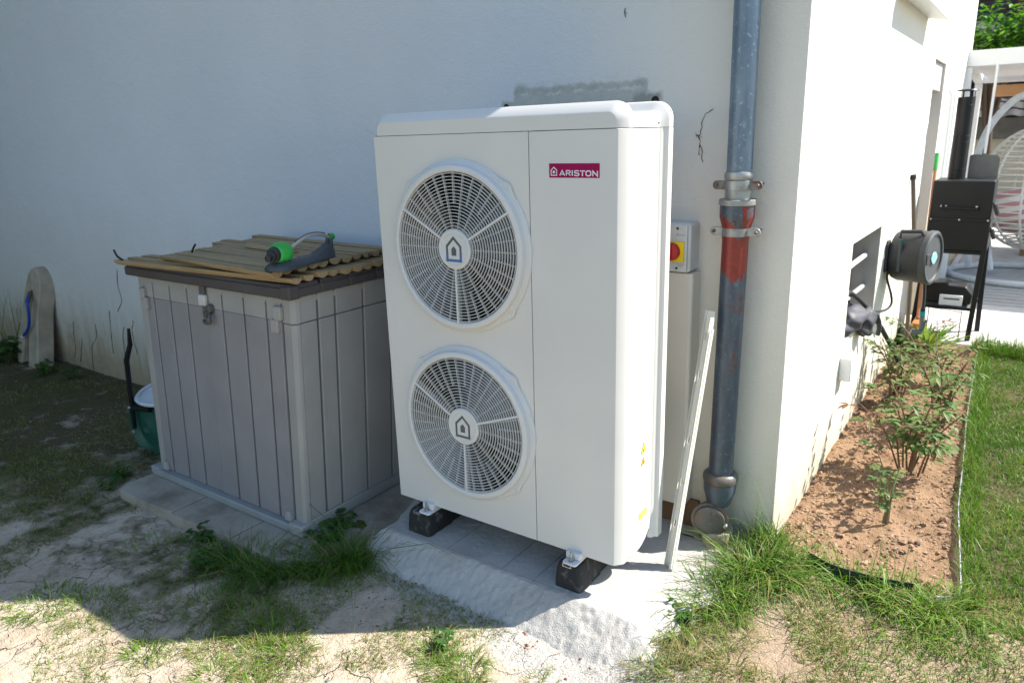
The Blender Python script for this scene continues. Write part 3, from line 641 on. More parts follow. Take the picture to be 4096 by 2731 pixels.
    st([(918, 636), (918, 485), (1010, 485), (1036, 500), (1036, 545), (1010, 562), (935, 562)]); st([(985, 562), (1040, 636)])
    st([(1106, 475), (1106, 640)], 34)
    st([(1310, 505), (1280, 488), (1210, 486), (1180, 505), (1180, 540), (1205, 556), (1285, 564), (1312, 582), (1308, 618), (1270, 636), (1200, 634), (1165, 612)])
    st([(1345, 494), (1500, 494)]); st([(1422, 494), (1422, 650)], 34)
    st([(1570, 494), (1640, 494), (1678, 525), (1678, 608), (1640, 640), (1570, 640), (1532, 608), (1532, 525)], 32, True)
    st([(1742, 655), (1742, 498), (1880, 645), (1880, 488)], 32)
    m.build('lettering', 'badge_white', b, smooth=0)
    # warning stickers and rating plate on the side
    SX = Matrix.Translation((xs + .0003, 0, 0)) @ Matrix(((0, 0, 1, 0), (1, 0, 0, 0), (0, 1, 0, 0), (0, 0, 0, 1)))
    def stick(pts, mt, name, par=r, lift=0.): mm = MB(); mm.prism(pts, lift, lift + .0006, 'z', SX); return mm.build(name, mt, par, smooth=0)
    t = stick([(.153, .481), (.201, .486), (.178, .523)], 'print_dark', 'warning_sticker'); stick([(.157, .4835), (.197, .4875), (.178, .518)], 'warn_yellow', 'yellow_field', t, .0008)
    stick([(.168, .488), (.178, .491), (.181, .500), (.171, .497)], 'print_dark', 'flame_mark', t, .0016)
    t = stick([(.155, .435), (.193, .442), (.175, .470)], 'reddark', 'warning_sticker'); stick([(.159, .438), (.189, .4435), (.175, .466)], 'warn_orange', 'orange_field', t, .0008)
    stick([(.170, .443), (.180, .445), (.176, .457)], 'print_dark', 'flame_mark', t, .0016)
    t = stick([(.149, .232), (.213, .234), (.213, .262), (.149, .258)], 'warn_yellow', 'warning_sticker')
    mm = MB()
    for k in range(4): mm.prism([(.160, .238 + .0055 * k), (.206, .239 + .0055 * k), (.206, .2405 + .0055 * k), (.160, .2395 + .0055 * k)], .0008, .0012, 'z', SX)
    mm.build('printed_lines', 'print', t, smooth=0)
    t = stick([(.150, .272), (.215, .276), (.215, .412), (.150, .408)], 'white', 'rating_plate'); mm = MB()
    for (a, b_, c_, d) in ((.156, .385, .170, .40), (.178, .388, .19, .402), (.156, .365, .178, .375)):
        for e in ((a, b_, c_, b_ + .001), (a, d, c_, d + .001), (a, b_, a + .001, d), (c_, b_, c_ + .001, d)): mm.prism([(e[0], e[1]), (e[2], e[1]), (e[2], e[3]), (e[0], e[3])], .0008, .0012, 'z', SX)
    for k in range(9):
        z = .278 + k * .0085
        for j in range(4):
            a = .156 + j * .014
            if (k * 7 + j * 3) % 5: mm.prism([(a, z), (a + .009, z), (a + .009, z + .0018), (a, z + .0018)], .0008, .0012, 'z', SX)
    mm.prism([(.156, .315), (.163, .315), (.163, .323), (.156, .323)], .0008, .0012, 'z', SX); mm.build('printed_lines', 'print', t, smooth=0)
    for (y, z) in ((.235, .255), (.235, .225)):
        m = MB(); m.tube([(xs + .0006, y + .012 * math.cos(a), z + .012 * math.sin(a)) for a in [k * math.pi / 8 for k in range(17)]], .0006, 4); m.build('knockout', 'label_grey', r)
    m = MB(); m.tube(spline([(.985, .235, .20), (.985, .222, .15), (.978, .170, .112), (.955, .105, .098), (.90, .08, .10)], 8), .025, 20); m.build('drain_elbow', 'insul', r)
heat_pump()

# rubber feet with rail and bolts
for i, (xa, xb, lab) in enumerate(((.066, .188, 'black rubber foot under the left end of the heat pump'), (.778, .888, 'black rubber foot under the right end of the heat pump'))):
    r = thing('rubber_foot', lab, 'rubber foot', ((xa + xb) / 2, .15, 0), 'rubber feet under the heat pump')
    xc = (xa + xb) / 2; m = MB(); hw = (xb - xa) / 2; rings = []
    for (y, s, zt) in ((-.046, .82, .085), (-.038, .95, .096), (-.02, 1, .099), (.10, 1, .099), (.11, .9, .075), (.17, .9, .075), (.18, 1, .099), (.33, 1, .099), (.345, .9, .09)):
        rings.append([(xc - hw * s, y, .0), (xc - hw * s, y, .02), (xc - hw * .88 * s, y + .002, zt - .02), (xc - hw * .74 * s, y + .004, zt), (xc + hw * .74 * s, y + .004, zt), (xc + hw * .88 * s, y + .002, zt - .02), (xc + hw * s, y, .02), (xc + hw * s, y, .0)])
    m.loft(rings); m.build('rubber_block', 'rubber', r, bevel=.005, seg=2)
    m = MB(); m.prism([(xc - .018, .090), (xc + .018, .090), (xc + .018, .1015), (xc + .014, .1015), (xc + .014, .094), (xc - .014, .094), (xc - .014, .1015), (xc - .018, .1015)], -.0475, .34, 'y'); m.build('rail', 'steel', r, smooth=0)
    bx = .167 if i == 0 else .842
    m = MB(); m.prism(arc(bx + .018, -.040, .010, 270, 360, 4) + [(bx + .028, .27), (bx - .028, .27)] + arc(bx - .018, -.040, .010, 180, 270, 4), .103, .1105); m.box((bx - .028, -.02, .112), (bx + .028, .27, ZB + .012)); m.build('bracket', 'bracket', r, bevel=.002)
    m = MB(); F = Matrix.Translation((bx, -.030, .1105)); m.lathe([(0, .038), (.0045, .036), (.005, .0)], 12, F); m.lathe([(.005, .0035), (.0105, .0035), (.0105, 0)], 18, F)
    m.prism([(.0085 * math.cos(R(60 * k)), .0085 * math.sin(R(60 * k))) for k in range(6)], .0036, .012, 'z', F); m.build('bolt', 'steel', r)

# ------------------------------------------------------------------ storage box
def storage_box():
    x0, x1, y0, y1, z0, z1 = -1.465, -.335, -.235, .50, -.05, .985
    r = thing('storage_box', 'grey plastic garden storage box with dark brown lid left of the heat pump', 'storage box', ((x0 + x1) / 2, .13, -.05))
    SH = .082
    def shear(m): m.v = [(x + SH * (z - z0) / (z1 - z0) * 1.0, y, z) for x, y, z in m.v]; return m
    m = MB(); m.box((x0 + .02, y0 + .022, z0), (x1 - .012, y1, z1 - .012)); shear(m).build('inner_shell', 'box_groove', r, smooth=0)
    # right side wall made of boards with grooves between
    ys = [y0 + .026, -.123, -.032, .122, .281, .44, y1]
    for k in range(len(ys) - 1):
        pass
    m = MB()
    for k in range(len(ys) - 1):
        a = ys[k] + (.005 if k else 0); b = ys[k + 1] - .005
        m.box((x1 - .02, a, z0 + .055), (x1, b, .872)); m.box((x1 - .02, a, .875), (x1, b, z1 - .004 - .0))
        m.box((x1 - .02, a - .006, z1 - .035), (x1 - .001, b + .006, z1 - .006))
    m.box((x1 - .02, y0 + .026, z0 + .0), (x1 + .003, y1, z0 + .054)); shear(m).build('side_wall', 'box_side', r, bevel=.004)
    m = MB(); m.box((x0, y0 + .026, z0 + .0), (x0 + .02, y1, z1 - .004)); shear(m).build('side_wall', 'box_side', r, bevel=.004)
    # corner posts
    m = MB(); m.prism([(x1 - .075, y0 + .002), (x1 - .02, y0 - .004), (x1 - .003, y0 + .006), (x1 + .002, y0 + .024), (x1 - .02, y0 + .03), (x1 - .075, y0 + .03)], z0 + .04, .872); m.prism([(x1 - .078, y0 - .001), (x1 - .02, y0 - .007), (x1 - .001, y0 + .004), (x1 + .004, y0 + .026), (x1 - .02, y0 + .03), (x1 - .078, y0 + .03)], .8745, z1 - .004); shear(m).build('corner_post', 'box_side', r, bevel=.004)
    m = MB(); m.box((x0 + .002, y0 + .002, z0 + .04), (x0 + .052, y0 + .03, z1 - .004)); shear(m).build('corner_post', 'box_side', r, bevel=.004)
    # two doors
    xs_all = [x0 + .056, x0 + .125, x0 + .262, x0 + .400, x0 + .540, x0 + .665, x0 + .812, x0 + .958, x1 - .080]
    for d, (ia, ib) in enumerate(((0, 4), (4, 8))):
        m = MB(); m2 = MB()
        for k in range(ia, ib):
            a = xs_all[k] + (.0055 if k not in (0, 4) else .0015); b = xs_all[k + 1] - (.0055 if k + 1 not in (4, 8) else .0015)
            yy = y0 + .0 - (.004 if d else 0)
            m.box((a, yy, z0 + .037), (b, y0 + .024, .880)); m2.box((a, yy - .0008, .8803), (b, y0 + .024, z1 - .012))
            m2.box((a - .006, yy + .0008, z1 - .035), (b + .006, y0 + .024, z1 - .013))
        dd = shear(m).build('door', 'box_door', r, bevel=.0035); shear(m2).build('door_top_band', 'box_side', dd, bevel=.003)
    # base frame with front corners
    m = MB(); m.box((x0 - .02, y0 - .035, z0 - .001), (x1 - .04, y0 + .01, z0 + .036)); m.box((x0 - .04, y0 - .03, z0), (x0 + .03, y1, z0 + .042)); m.build('base_frame', 'box_base', r, bevel=.006)
    m = MB(); m.box((x1 - .075, y0 - .04, z0 - .001), (x1 + .012, y0 + .03, z0 + .05)); m.build('base_corner', 'box_side', r, bevel=.008)
    # hinges
    for (xx, zz) in ((x0 + .058, .90), (x0 + .075, .855)): m = MB(); m.box((xx - .022, y0 - .018, zz - .03), (xx + .014, y0 + .0, zz + .025)); shear(m).build('hinge', 'box_side', r, bevel=.004)
    for (xx, zz) in ((x1 - .088, .915), (x1 - .108, .86)): m = MB(); m.box((xx - .022, y0 - .02, zz - .028), (xx + .022, y0 + .0, zz + .028)); shear(m).build('hinge', 'box_side', r, bevel=.004)
    for xx in (x0 + .08, x1 - .098): m = MB(); m.prism([(xx - .025, z0 + .04), (xx + .02, z0 + .04), (xx + .008, z0 + .085), (xx - .012, z0 + .085)], y0 - .02, y0 + .0, 'y'); m.build('hinge', 'box_side', r, bevel=.004)
    # latch
    xl = -.853 - SH * .85; m = MB(); m.box((xl - .022, y0 - .024, .892), (xl + .028, y0 - .004, .942)); L1 = shear(m).build('latch', 'latch_white', r, bevel=.007)
    m = MB(); m.box((xl - .014, y0 - .02, .94), (xl + .022, y0 - .006, .985)); shear(m).build('latch_hook', 'latch_grey', L1, bevel=.003)
    m = MB(); m.box((xl - .006, y0 - .016, .835), (xl + .018, y0 - .004, .892)); shear(m).build('latch_bar', 'latch_grey', L1, bevel=.003)
    m = MB(); F = Matrix.Translation((xl + .036, 0, .838)); P = [(xl + .0, y0 - .012, .858), (xl + .045, y0 - .016, .862), (xl + .062, y0 - .03, .848), (xl + .062, y0 - .03, .826), (xl + .03, y0 - .03, .822), (xl + .004, y0 - .018, .826)]
    m.tube(spline(P, 4), .008, 8); m.lathe([(0, .012), (.017, .010), (.019, 0), (.019, -.012)], 20, FY((xl + .05, y0 - .012, .884))); shear(m).build('latch_handle', 'latch_grey', L1)
    # lid: planks with grooves, overhanging
    lx0, lx1, ly0, ly1, lz0, lz1 = -1.412, -.232, -.275, .55, .982, 1.030
    m = MB(); m.prism([(ly0, lz0), (ly1, lz0 + .01), (ly1, lz1), (ly0 + .0, lz1 - .006)], lx0, lx1, 'x'); lid = m.build('lid', 'box_lid', r, bevel=.008)
    m = MB(); yb = [ly0 + .002, -.12, .03, .18, .33, ly1 - .002]
    for k in range(5): m.box((lx0 + .004, yb[k] + .006, lz1 - .012), (lx1 - .003, yb[k + 1] - .006, lz1 + .007)); m.box((lx1 - .02, yb[k] + .006, lz0 + .004), (lx1 + .004, yb[k + 1] - .006, lz1 - .011))
    m.build('lid_boards', 'box_lid', lid, bevel=.004)
    m = MB(); m.box((lx1 - .05, ly0 - .003, lz0 - .002), (lx1 + .007, ly0 + .05, lz1 + .003)); m.build('lid_corner', 'blackpl' if 0 else 'box_lid', lid, bevel=.006)
storage_box()

# half-round log mats on the lid
def half_round(m, p0, p1, w_, flip=1, ht=None):
    p0 = Vector(p0); p1 = Vector(p1); t = (p1 - p0).normalized(); sd = Vector((-t.y, t.x, 0)).normalized(); up = Vector((0, 0, 1)); ht = ht or w_ * .45
    tl = random.uniform(-.09, .09)
    pr = [(w_ / 2 * math.cos(R(a)), -ht * math.sin(R(a)) * flip + tl * w_ / 2 * math.cos(R(a))) for a in range(0, 181, 20)]
    m.loft([[q + sd * a + up * b for a, b in pr] for q in (p0, p1)], cap=True)
def mat_of_logs(label, z, starts, group):
    r = thing('half_log_mat', label, 'wooden edging', (-.75, .05, z), group)
    for (a, b) in starts:
        m = MB(); half_round(m, (a[0], a[1], z + random.uniform(-.005, .004)), (b[0], b[1], z + random.uniform(-.004, .004)), random.uniform(.050, .057)); m.build('half_log', 'wood', r, smooth=50, bevel=.001)
    return r
low = []; up_ = []
for k in range(12):
    y = -.255 + k * .061; low.append(((-1.34 + .012 * k + random.uniform(-.03, .03), y - .06), (-.212 + random.uniform(-.008, .008), y + .012 - .0)))
mat_of_logs('lower roll of half round wooden edging lying directly on the brown lid', 1.066, low, 'half round timber edging on the storage box')
for k in range(11):
    y = -.285 + k * .0605; x0 = -1.075 - .018 * k + (-.10 if k in (6, 7) else 0) + random.uniform(-.03, .03); up_.append(((x0, y + .045), (-.262 + random.uniform(-.01, .012) - .003 * k, y - .012)))
mat_of_logs('upper roll of half round wooden edging with the sprinkler resting on it', 1.0955, up_, 'half round timber edging on the storage box')
m = MB(); half_round(m, (-.93, .07, 1.098), (-.55, .02, 1.098), .05, -1, .016); m.build('loose_stake', 'wood', smooth=50, label='short loose wooden stake lying flat behind the sprinkler', cat='wooden stake')
for k, (P, lab) in enumerate(((((-1.42, -.30, 1.10), (-1.36, -.32, 1.080), (-1.30, -.33, 1.070)), 'black strap end sticking out at the left end of the wooden edging'), (((-1.02, -.16, 1.098), (-1.0, -.165, 1.115), (-.985, -.16, 1.135)), 'black strap end standing up on the upper wooden edging'))):
    m = MB(); m.tube(spline(P, 4), .005, 6); m.build('strap_end', 'blackpl', label=lab, cat='strap')

# sprinkler
def sprinkler():
    zt = 1.097; A = Vector((-.245, -.315, zt)); Bv = Vector((-.335, .035, zt)); t = (Bv - A).normalized(); s = Vector((t.y, -t.x, 0)); Ln = (Bv - A).length
    r = thing('lawn_sprinkler', 'grey oscillating lawn sprinkler with bright green knob on the wooden edging', 'sprinkler', tuple((A + Bv) / 2))
    P = lambda a, b, c: A + t * (a * Ln) + s * b + Vector((0, 0, c))
    m = MB(); rings = []
    for a, w_, h in ((-.03, .018, .012), (.0, .045, .026), (.08, .056, .036), (.2, .058, .032), (.45, .050, .024), (.7, .044, .026), (.88, .040, .045), (.97, .030, .060), (1.0, .018, .056)):
        rings.append([P(a, -w_, 0), P(a, -w_ * .95, h * .5), P(a, -w_ * .55, h), P(a, w_ * .55, h), P(a, w_ * .95, h * .5), P(a, w_, 0)])
    m.loft(rings); m.build('sled_base', 'spr_grey', r, bevel=.003, smooth=45)
    m = MB(); m.tube([P(.97, -.012, .03), P(.99, -.005, .075), P(1.0, 0, .088), P(1.01, .006, .075), P(.98, .012, .03)], .008, 8); m.build('bearing_post', 'spr_grey', r)
    c = P(.12, 0, .062); m = MB(); rings = []
    def ring(a, rad, z=.062, n=20): 
        cc = P(a, 0, z); return [cc + s * (rad * math.cos(2 * math.pi * k / n)) + Vector((0, 0, rad * math.sin(2 * math.pi * k / n))) for k in range(n)]
    m.loft([ring(.03, .026), ring(.05, .035), ring(.11, .041), ring(.17, .041), ring(.22, .034), ring(.235, .022)]); m.build('green_knob', 'spr_green', r)
    m = MB(); m.loft([ring(-.085, .010, .052), ring(-.08, .013, .052), ring(-.04, .013, .055), ring(-.035, .019, .056), ring(.0, .021, .058), ring(.005, .028, .06), ring(.035, .029, .062)]); m.build('hose_connector', 'blackpl', r)
    m = MB(); m.loft([ring(.23, .018), ring(.27, .016, .066), ring(.30, .010, .07)]); m.build('collar', 'blackpl', r)
    pts = [P(.28, 0, .068), P(.42, 0, .086), P(.58, 0, .100), P(.75, 0, .101), P(.9, 0, .092), P(1.0, 0, .078)]
    sp = spline(pts, 5); m = MB(); m.tube(sp, .007, 10); m.build('spray_tube', 'spr_tube', r)
    m = MB()
    for q in sp[4:-4:1]: m.tube([q + Vector((0, 0, .006)), q + Vector((0, 0, .0105)) - s * .002], .0026, 6)
    m.build('nozzles', 'blackpl', r)
    m = MB(); m.loft([ring(.99, .014, .078), ring(1.06, .014, .080), ring(1.075, .010, .08)]); m.build('end_cap', 'spr_green', r)
sprinkler()

# ------------------------------------------------------------------ spreader behind the box, stone arch at the left
def spreader():
    r = thing('seed_spreader', 'green wheeled seed spreader with white rim half hidden behind the storage box', 'spreader', (-1.85, 0, -.13))
    F = FY((-1.905, -.045, .035)); m = MB()
    m.lathe([(0, .0), (.03, .012), (.06, .004), (.11, -.004), (.145, .014), (.165, .02), (.172, .008), (.172, -.03), (.165, -.05), (0, -.04)], 48, F); m.build('wheel', 'greenpl', r)
    m = MB(); G = Matrix.Translation((-1.83, .12, .225)) @ Matrix.Rotation(R(6), 4, 'X'); m.lathe([(.0, -.14), (.09, -.14), (.20, -.01), (.205, .0)], 48, G); m.build('hopper', 'greenpl', r)
    m = MB(); m.lathe([(.200, .0), (.222, -.004), (.226, .006), (.218, .014), (.200, .010)], 48, G, closed_prof=True); m.lathe([(0, .004), (.2, .004)], 48, G); m.build('rim', 'whiterim', r)
    m = MB(); bar = [(-1.872, -.075, .62), (-1.885, -.075, .53), (-1.955, -.075, .43), (-1.97, -.075, .30), (-1.99, -.075, .14), (-2.0, -.075, .02)]
    m.tube(bar, [.008, .013, .015, .014, .013, .012], 8); m.tube([(-1.985, -.075, .15), (-1.80, -.065, .17)], .018, 8); m.build('handle_bar', 'blackmetal', r)
    m = MB(); m.lathe([(0, .012), (.009, .010), (.011, 0)], 12, FY((-1.985, -.09, .15))); m.lathe([(0, .012), (.012, .010), (.014, 0)], 12, FY((-1.995, -.085, -.0))); m.build('bolt', 'steel', r)
spreader()
def stone_arch():
    r = thing('stone_arch', 'horseshoe shaped pale stone leaning on the wall at far left', 'stone arch', (-4.5, .45, -.15))
    P = [(-4.40, -.20), (-4.40, .0), (-4.405, .27), (-4.355, .50), (-4.375, .59), (-4.43, .645), (-4.50, .65), (-4.56, .60), (-4.61, .50), (-4.70, .23), (-4.77, -.04), (-4.76, -.14), (-4.69, -.14), (-4.65, .02), (-4.58, .30), (-4.55, .44), (-4.52, .48), (-4.485, .47), (-4.48, .42), (-4.53, .25), (-4.56, .08), (-4.57, -.20)]
    m = MB(); m.loft([[(x, .42 + .18 * z + d, z) for x, z in P] for d in (0, .13)]); m.build('stone_body', 'stone', r, bevel=.010, smooth=40)
    m = MB(); m.loft([[(x, .50 + .18 * z + d, z) for x, z in ((-4.70, -.15), (-4.50, -.15), (-4.46, .48), (-4.58, .48))] for d in (0, .03)]); m.build('stone_back', 'stone', r)
    m = MB(); m.tube(spline([(-4.50, .50, .45), (-4.42, .43, .41), (-4.42, .42, .30), (-4.47, .42, .19), (-4.61, .42, .10)], 5), .011, 8); h = m.build('blue_hose', 'bluehose', label='short blue hose hanging from the hole in the stone arch', cat='hose')
    m = MB(); m.tube([(-4.61, .42, .10), (-4.63, .42, .088)], .014, 8); m.build('hose_end', 'white', h)
    m = MB(); m.tube([(-4.49, .49, .46), (-4.425, .43, .40)], .017, 8); m.build('hose_connector', 'brownmetal', h)
stone_arch()

# ------------------------------------------------------------------ switch box, cable duct
def switch():
    r = thing('isolator_switch', 'grey electrical isolator box with red knob on yellow plate behind the heat pump', 'switch box', (.98, .57, 1.14))
    m = MB(); m.prism([(.885, 1.052), (1.006, 1.052), (1.014, 1.060), (1.014, 1.224), (1.006, 1.232), (.885, 1.232)], .535, .62, 'y'); b = m.build('enclosure', 'switch', r, bevel=.006)
    m = MB(); m.box((.885, .523, 1.056), (1.004, .536, 1.228)); m.build('cover', 'switch', r, bevel=.004)
    m = MB(); m.box((.925, .515, 1.094), (.996, .523, 1.167)); m.build('yellow_plate', 'yellow', r, bevel=.002)
    m = MB(); m.lathe([(0, .022), (.022, .022), (.030, .018), (.0325, .004), (.0325, 0)], 32, FY((.951, .515, 1.131))); m.box((.943, .480, 1.102), (.959, .500, 1.160)); m.build('red_knob', 'red', r, bevel=.001)
    for z in (1.214, 1.070): m = MB(); m.lathe([(0, .001), (.005, .001)], 12, FY((.968, .5222, z))); m.build('screw', 'print_dark', r)
    def txt(s, x, z, size, nm='printed_text'):
        cu = bpy.data.curves.new('t', 'FONT'); cu.body = s; cu.size = size; cu.extrude = .0002; to = bpy.data.objects.new('t', cu); COL.objects.link(to)
        dg = bpy.context.evaluated_depsgraph_get(); me = bpy.data.meshes.new_from_object(to.evaluated_get(dg)); bpy.data.objects.remove(to)
        mm = MB(); Fm = FY((x, .5224, z)); mm.add([Fm @ v.co for v in me.vertices], [tuple(p.vertices) for p in me.polygons]); mm.build(nm, 'print', r, smooth=0)
    txt('CE', .962, 1.188, .010); txt('EN 60947-3', .976, 1.189, .0042); txt('230/400V AC', .966, 1.083, .0058); txt('20/25/32', .972, 1.076, .0058)
switch()
m = MB(); m.prism([(.90, .535), (1.018, .535), (1.026, .543), (1.026, .62), (.90, .62)], .118, 1.050); m.build('cable_duct', 'trunk', bevel=.003, label='cream cable duct running down the wall below the isolator box', cat='cable duct')
m = MB(); m.box((.86, .600, -.02), (1.062, .619, .115)); m.build('clay_board', 'terracotta', bevel=.003, label='brown clay board at the wall foot under the cable duct', cat='board')
m = MB(); m.tube(spline([(.99, .55, .12), (1.01, .52, .06), (1.03, .50, .02), (1.08, .52, .006)], 5), .003, 6); m.build('thin_cable', 'blackpl', label='thin dark cable coming out below the cream cable duct', cat='cable')

# ------------------------------------------------------------------ downpipe
def downpipe():
    r = thing('downpipe', 'grey blue drain downpipe with red primer patches at the house corner', 'downpipe', (1.17, .545, 0))
    Y = .545
    lean = lambda z: 1.174 - .026 * (min(z, 2.3) - 1.42) if z > 1.42 else (1.1725 - (1.2 - z) * .010 if z < 1.2 else 1.1735)
    def ln(prof, mt, name, z0, par=r, n=36):
        m = MB(); rings = []
        for rad, z in prof: rings.append([(lean(z) + rad * math.cos(2 * math.pi * k / n), Y + rad * math.sin(2 * math.pi * k / n), z) for k in range(n)])
        m.loft(rings); return m.build(name, mt, par, smooth=40)
    ln([(.0425, 1.405), (.0425, 5.55)], 'zinc', 'upper_pipe', 0)
    m = MB(); m.box((1.2165, Y - .004, 1.42), (1.2185, Y - .001, 2.3)); m.box((1.2165, Y - .004, 2.3), (1.2185, Y - .001, 5.55)); m.v = [(a - .026 * (min(c, 2.3) - 1.42), b, c) for a, b, c in m.v]; m.build('pipe_seam', 'zinc', r)
    ln([(.043, 1.385), (.049, 1.392), (.0495, 1.404), (.047, 1.412), (.043, 1.414)], 'zinc2', 'pipe_bead', 0)
    ln([(.0445, 1.312), (.0445, 1.345), (.0445, 1.384)], 'zinc2', 'pipe_socket', 0)
    ln([(.046, 1.352), (.0478, 1.353), (.0478, 1.384), (.046, 1.385)], 'zinc2', 'clamp', 0)
    ln([(.056, 1.302), (.0635, 1.303), (.0635, 1.320), (.0600, 1.322), (.045, 1.318)], 'zinc2', 'bell_rim', 0)
    ln([(.0462, 1.186), (.0475, 1.222), (.0575, 1.256), (.0588, 1.262), (.0588, 1.303)], 'iron', 'bell', 0)
    ln([(.0450, .295), (.0450, 1.190)], 'iron', 'lower_pipe', 0)
    c2 = ln([(.0455, 1.196), (.0482, 1.197), (.0482, 1.226), (.0455, 1.227)], 'zinc2', 'clamp', 0)
    for z, ex, mt in ((1.369, .071, 'ear'), (1.212, .074, 'zinc2')):
        for s in (-1, 1):
            m = MB(); cx = lean(z) + s * ex
            poly = [(lean(z) + s * .042, z - .015)] + [(cx + s * .014 * math.cos(R(a)), z + .015 * math.sin(R(a))) for a in range(-80, 81, 20)] + [(lean(z) + s * .042, z + .015)]
            m.prism(poly, Y - .018, Y - .010, 'y'); e = m.build('clamp_ear', mt, r, bevel=.002)
            m = MB(); m.lathe([(0, .009), (.005, .009), (.0065, .007), (.0065, 0)], 6, FY((cx, Y - .018, z))); m.build('clamp_bolt', 'ear', e)
            m = MB(); m.tube([(cx - s * .006, Y, z), (cx - s * .01, .63, z)], .003, 8); m.build('wall_stud', 'ear', e)
    m = MB(); m.lathe([(0, .010), (.006, .009), (.0075, .0)], 12, FY((lean(1.24) + .008, Y - .052, 1.243))); m.build('bell_bolt', 'ear', r)
    ln([(.052, .262), (.0635, .264), (.066, .275), (.064, .290), (.055, .299), (.046, .302)], 'iron_rust', 'lower_collar', 0)
    ln([(.040, .165), (.048, .180), (.052, .198), (.060, .225), (.0615, .262), (.052, .263)], 'iron', 'lower_bell', 0)
    D = Matrix.Translation((1.145, Y - .045, .110)) @ Matrix.Rotation(R(14), 4, 'Z') @ Matrix(((1, 0, 0, 0), (0, 0, -1, 0), (0, 1, 0, 0), (0, 0, 0, 1)))
    m = MB(); m.lathe([(.0, .016), (.052, .016), (.058, .012), (.058, .0)], 40, D); pl = m.build('inspection_plate', 'iron_rust', r)
    m = MB(); m.lathe([(.058, .002), (.070, .002), (.070, -.008), (.055, -.012), (.055, -.05)], 40, D); m.build('plate_flange', 'iron_rust', r)
    m = MB(); m.lathe([(0, .020), (.007, .018), (.009, .0)], 10, D @ Matrix.Translation((.060, -.012, 0))); m.build('plate_bolt', 'steel', pl)
    cu = bpy.data.curves.new('t', 'FONT'); cu.body = '75'; cu.size = .022; cu.extrude = .0004; to = bpy.data.objects.new('t', cu); COL.objects.link(to)
    me = bpy.data.meshes.new_from_object(to.evaluated_get(bpy.context.evaluated_depsgraph_get())); bpy.data.objects.remove(to)
    mm = MB(); Fm = D @ Matrix.Translation((-.005, -.020, .0162)); mm.add([Fm @ v.co for v in me.vertices], [tuple(p.vertices) for p in me.polygons]); mm.build('cast_number', 'ear', pl, smooth=0)
    ln([(.052, -.12), (.054, -.01), (.057, .02), (.060, .022), (.060, .058), (.052, .062)], 'stonepipe', 'clay_socket', 0)
downpipe()
# leaning metal rail
def rail():
    r = thing('metal_rail', 'old cream painted metal rail with slots leaning against the downpipe', 'metal rail', (1.11, .3, 0))
    A = Vector((1.085, .275, -.035)); Bv = Vector((1.133, .475, .935)); t = (Bv - A).normalized(); s = Vector((.93, -.37, 0)); s = (s - t * s.dot(t)).normalized(); n = s.cross(t).normalized()
    Ln = (Bv - A).length
    def cell(m, u0, u1, l0, l1, d0, d1): 
        q = lambda u, l, d: A + s * u + t * l + n * d
        m.add([q(u0, l0, d0), q(u1, l0, d0), q(u1, l1, d0), q(u0, l1, d0), q(u0, l0, d1), q(u1, l0, d1), q(u1, l1, d1), q(u0, l1, d1)], [(0, 3, 2, 1), (4, 5, 6, 7), (0, 1, 5, 4), (1, 2, 6, 5), (2, 3, 7, 6), (3, 0, 4, 7)])
    m = MB(); sl = [.20, .36, .52, .76, .90]; prev = 0
    for l in sl:
        cell(m, -.028, .006, prev, l - .013, 0, .002); cell(m, -.028, -.021, l - .013, l + .013, 0, .002); cell(m, -.014, .006, l - .013, l + .013, 0, .002); prev = l + .013
    cell(m, -.028, .006, prev, Ln, 0, .002); cell(m, -.028, -.026, 0, Ln, .002, .012); m.build('slotted_face', 'rail', r, smooth=0)
    m = MB(); cell(m, .006, .008, 0, Ln - .02, -.0, .022); m.build('web', 'rail', r, smooth=0)
    m = MB(); cell(m, .012, .020, 0, Ln - .06, .010, .012); cell(m, .020, .022, 0, Ln - .06, .010, .02); m.build('outer_lip', 'rail', r, smooth=0)
    m = MB(); cell(m, -.024, .004, Ln - .30, Ln - .265, -.0015, -.0003); m.build('worn_patch', 'latch_white', r, smooth=0)
rail()

# ------------------------------------------------------------------ things along the side wall
def blob(name, mat, c, rad, parent=None, disp=.25, fs=5., sub_=4, seed=0, **tg):
    bm = bmesh.new(); bmesh.ops.create_icosphere(bm, subdivisions=sub_, radius=1); m = MB(); idx = {}
    for v in bm.verts:
        p = v.co; d = 1 + disp * (2 * float(fbm(np.array(p.x * 1.3 + seed + 5), np.array(p.z * 1.3 + p.y * 2.1 + 7), fs / 3, 3)) - 1) + disp * .5 * math.sin(p.x * fs + p.z * fs * 1.4 + seed)
        m.v.append((c[0] + p.x * rad[0] * d, c[1] + p.y * rad[1] * d, c[2] + p.z * rad[2] * d))
    m.f = [tuple(v.index for v in f.verts) for f in bm.faces]; bm.free()
    return m.build(name, mat, parent, smooth=60, **tg)
bg_ = thing('cloth_bag', 'crumpled black cloth bag resting in the wall niche below the pipes', 'bag', (1.33, 1.9, .57))
blob('bag_body', 'bagcloth', (1.33, 1.87, .625), (.075, .17, .062), bg_, .16, 3.4, 4, 3)
blob('bag_flap', 'bagcloth', (1.385, 2.0, .585), (.042, .10, .075), bg_, .2, 4, 4, 9)
m = MB(); m.tube(spline([(1.38, 1.98, .64), (1.425, 2.06, .62), (1.435, 2.1, .55), (1.43, 2.12, .50)], 5), [.008] * 8 + [.012] * 8, 8); m.build('bag_strap', 'bagcloth', bg_)
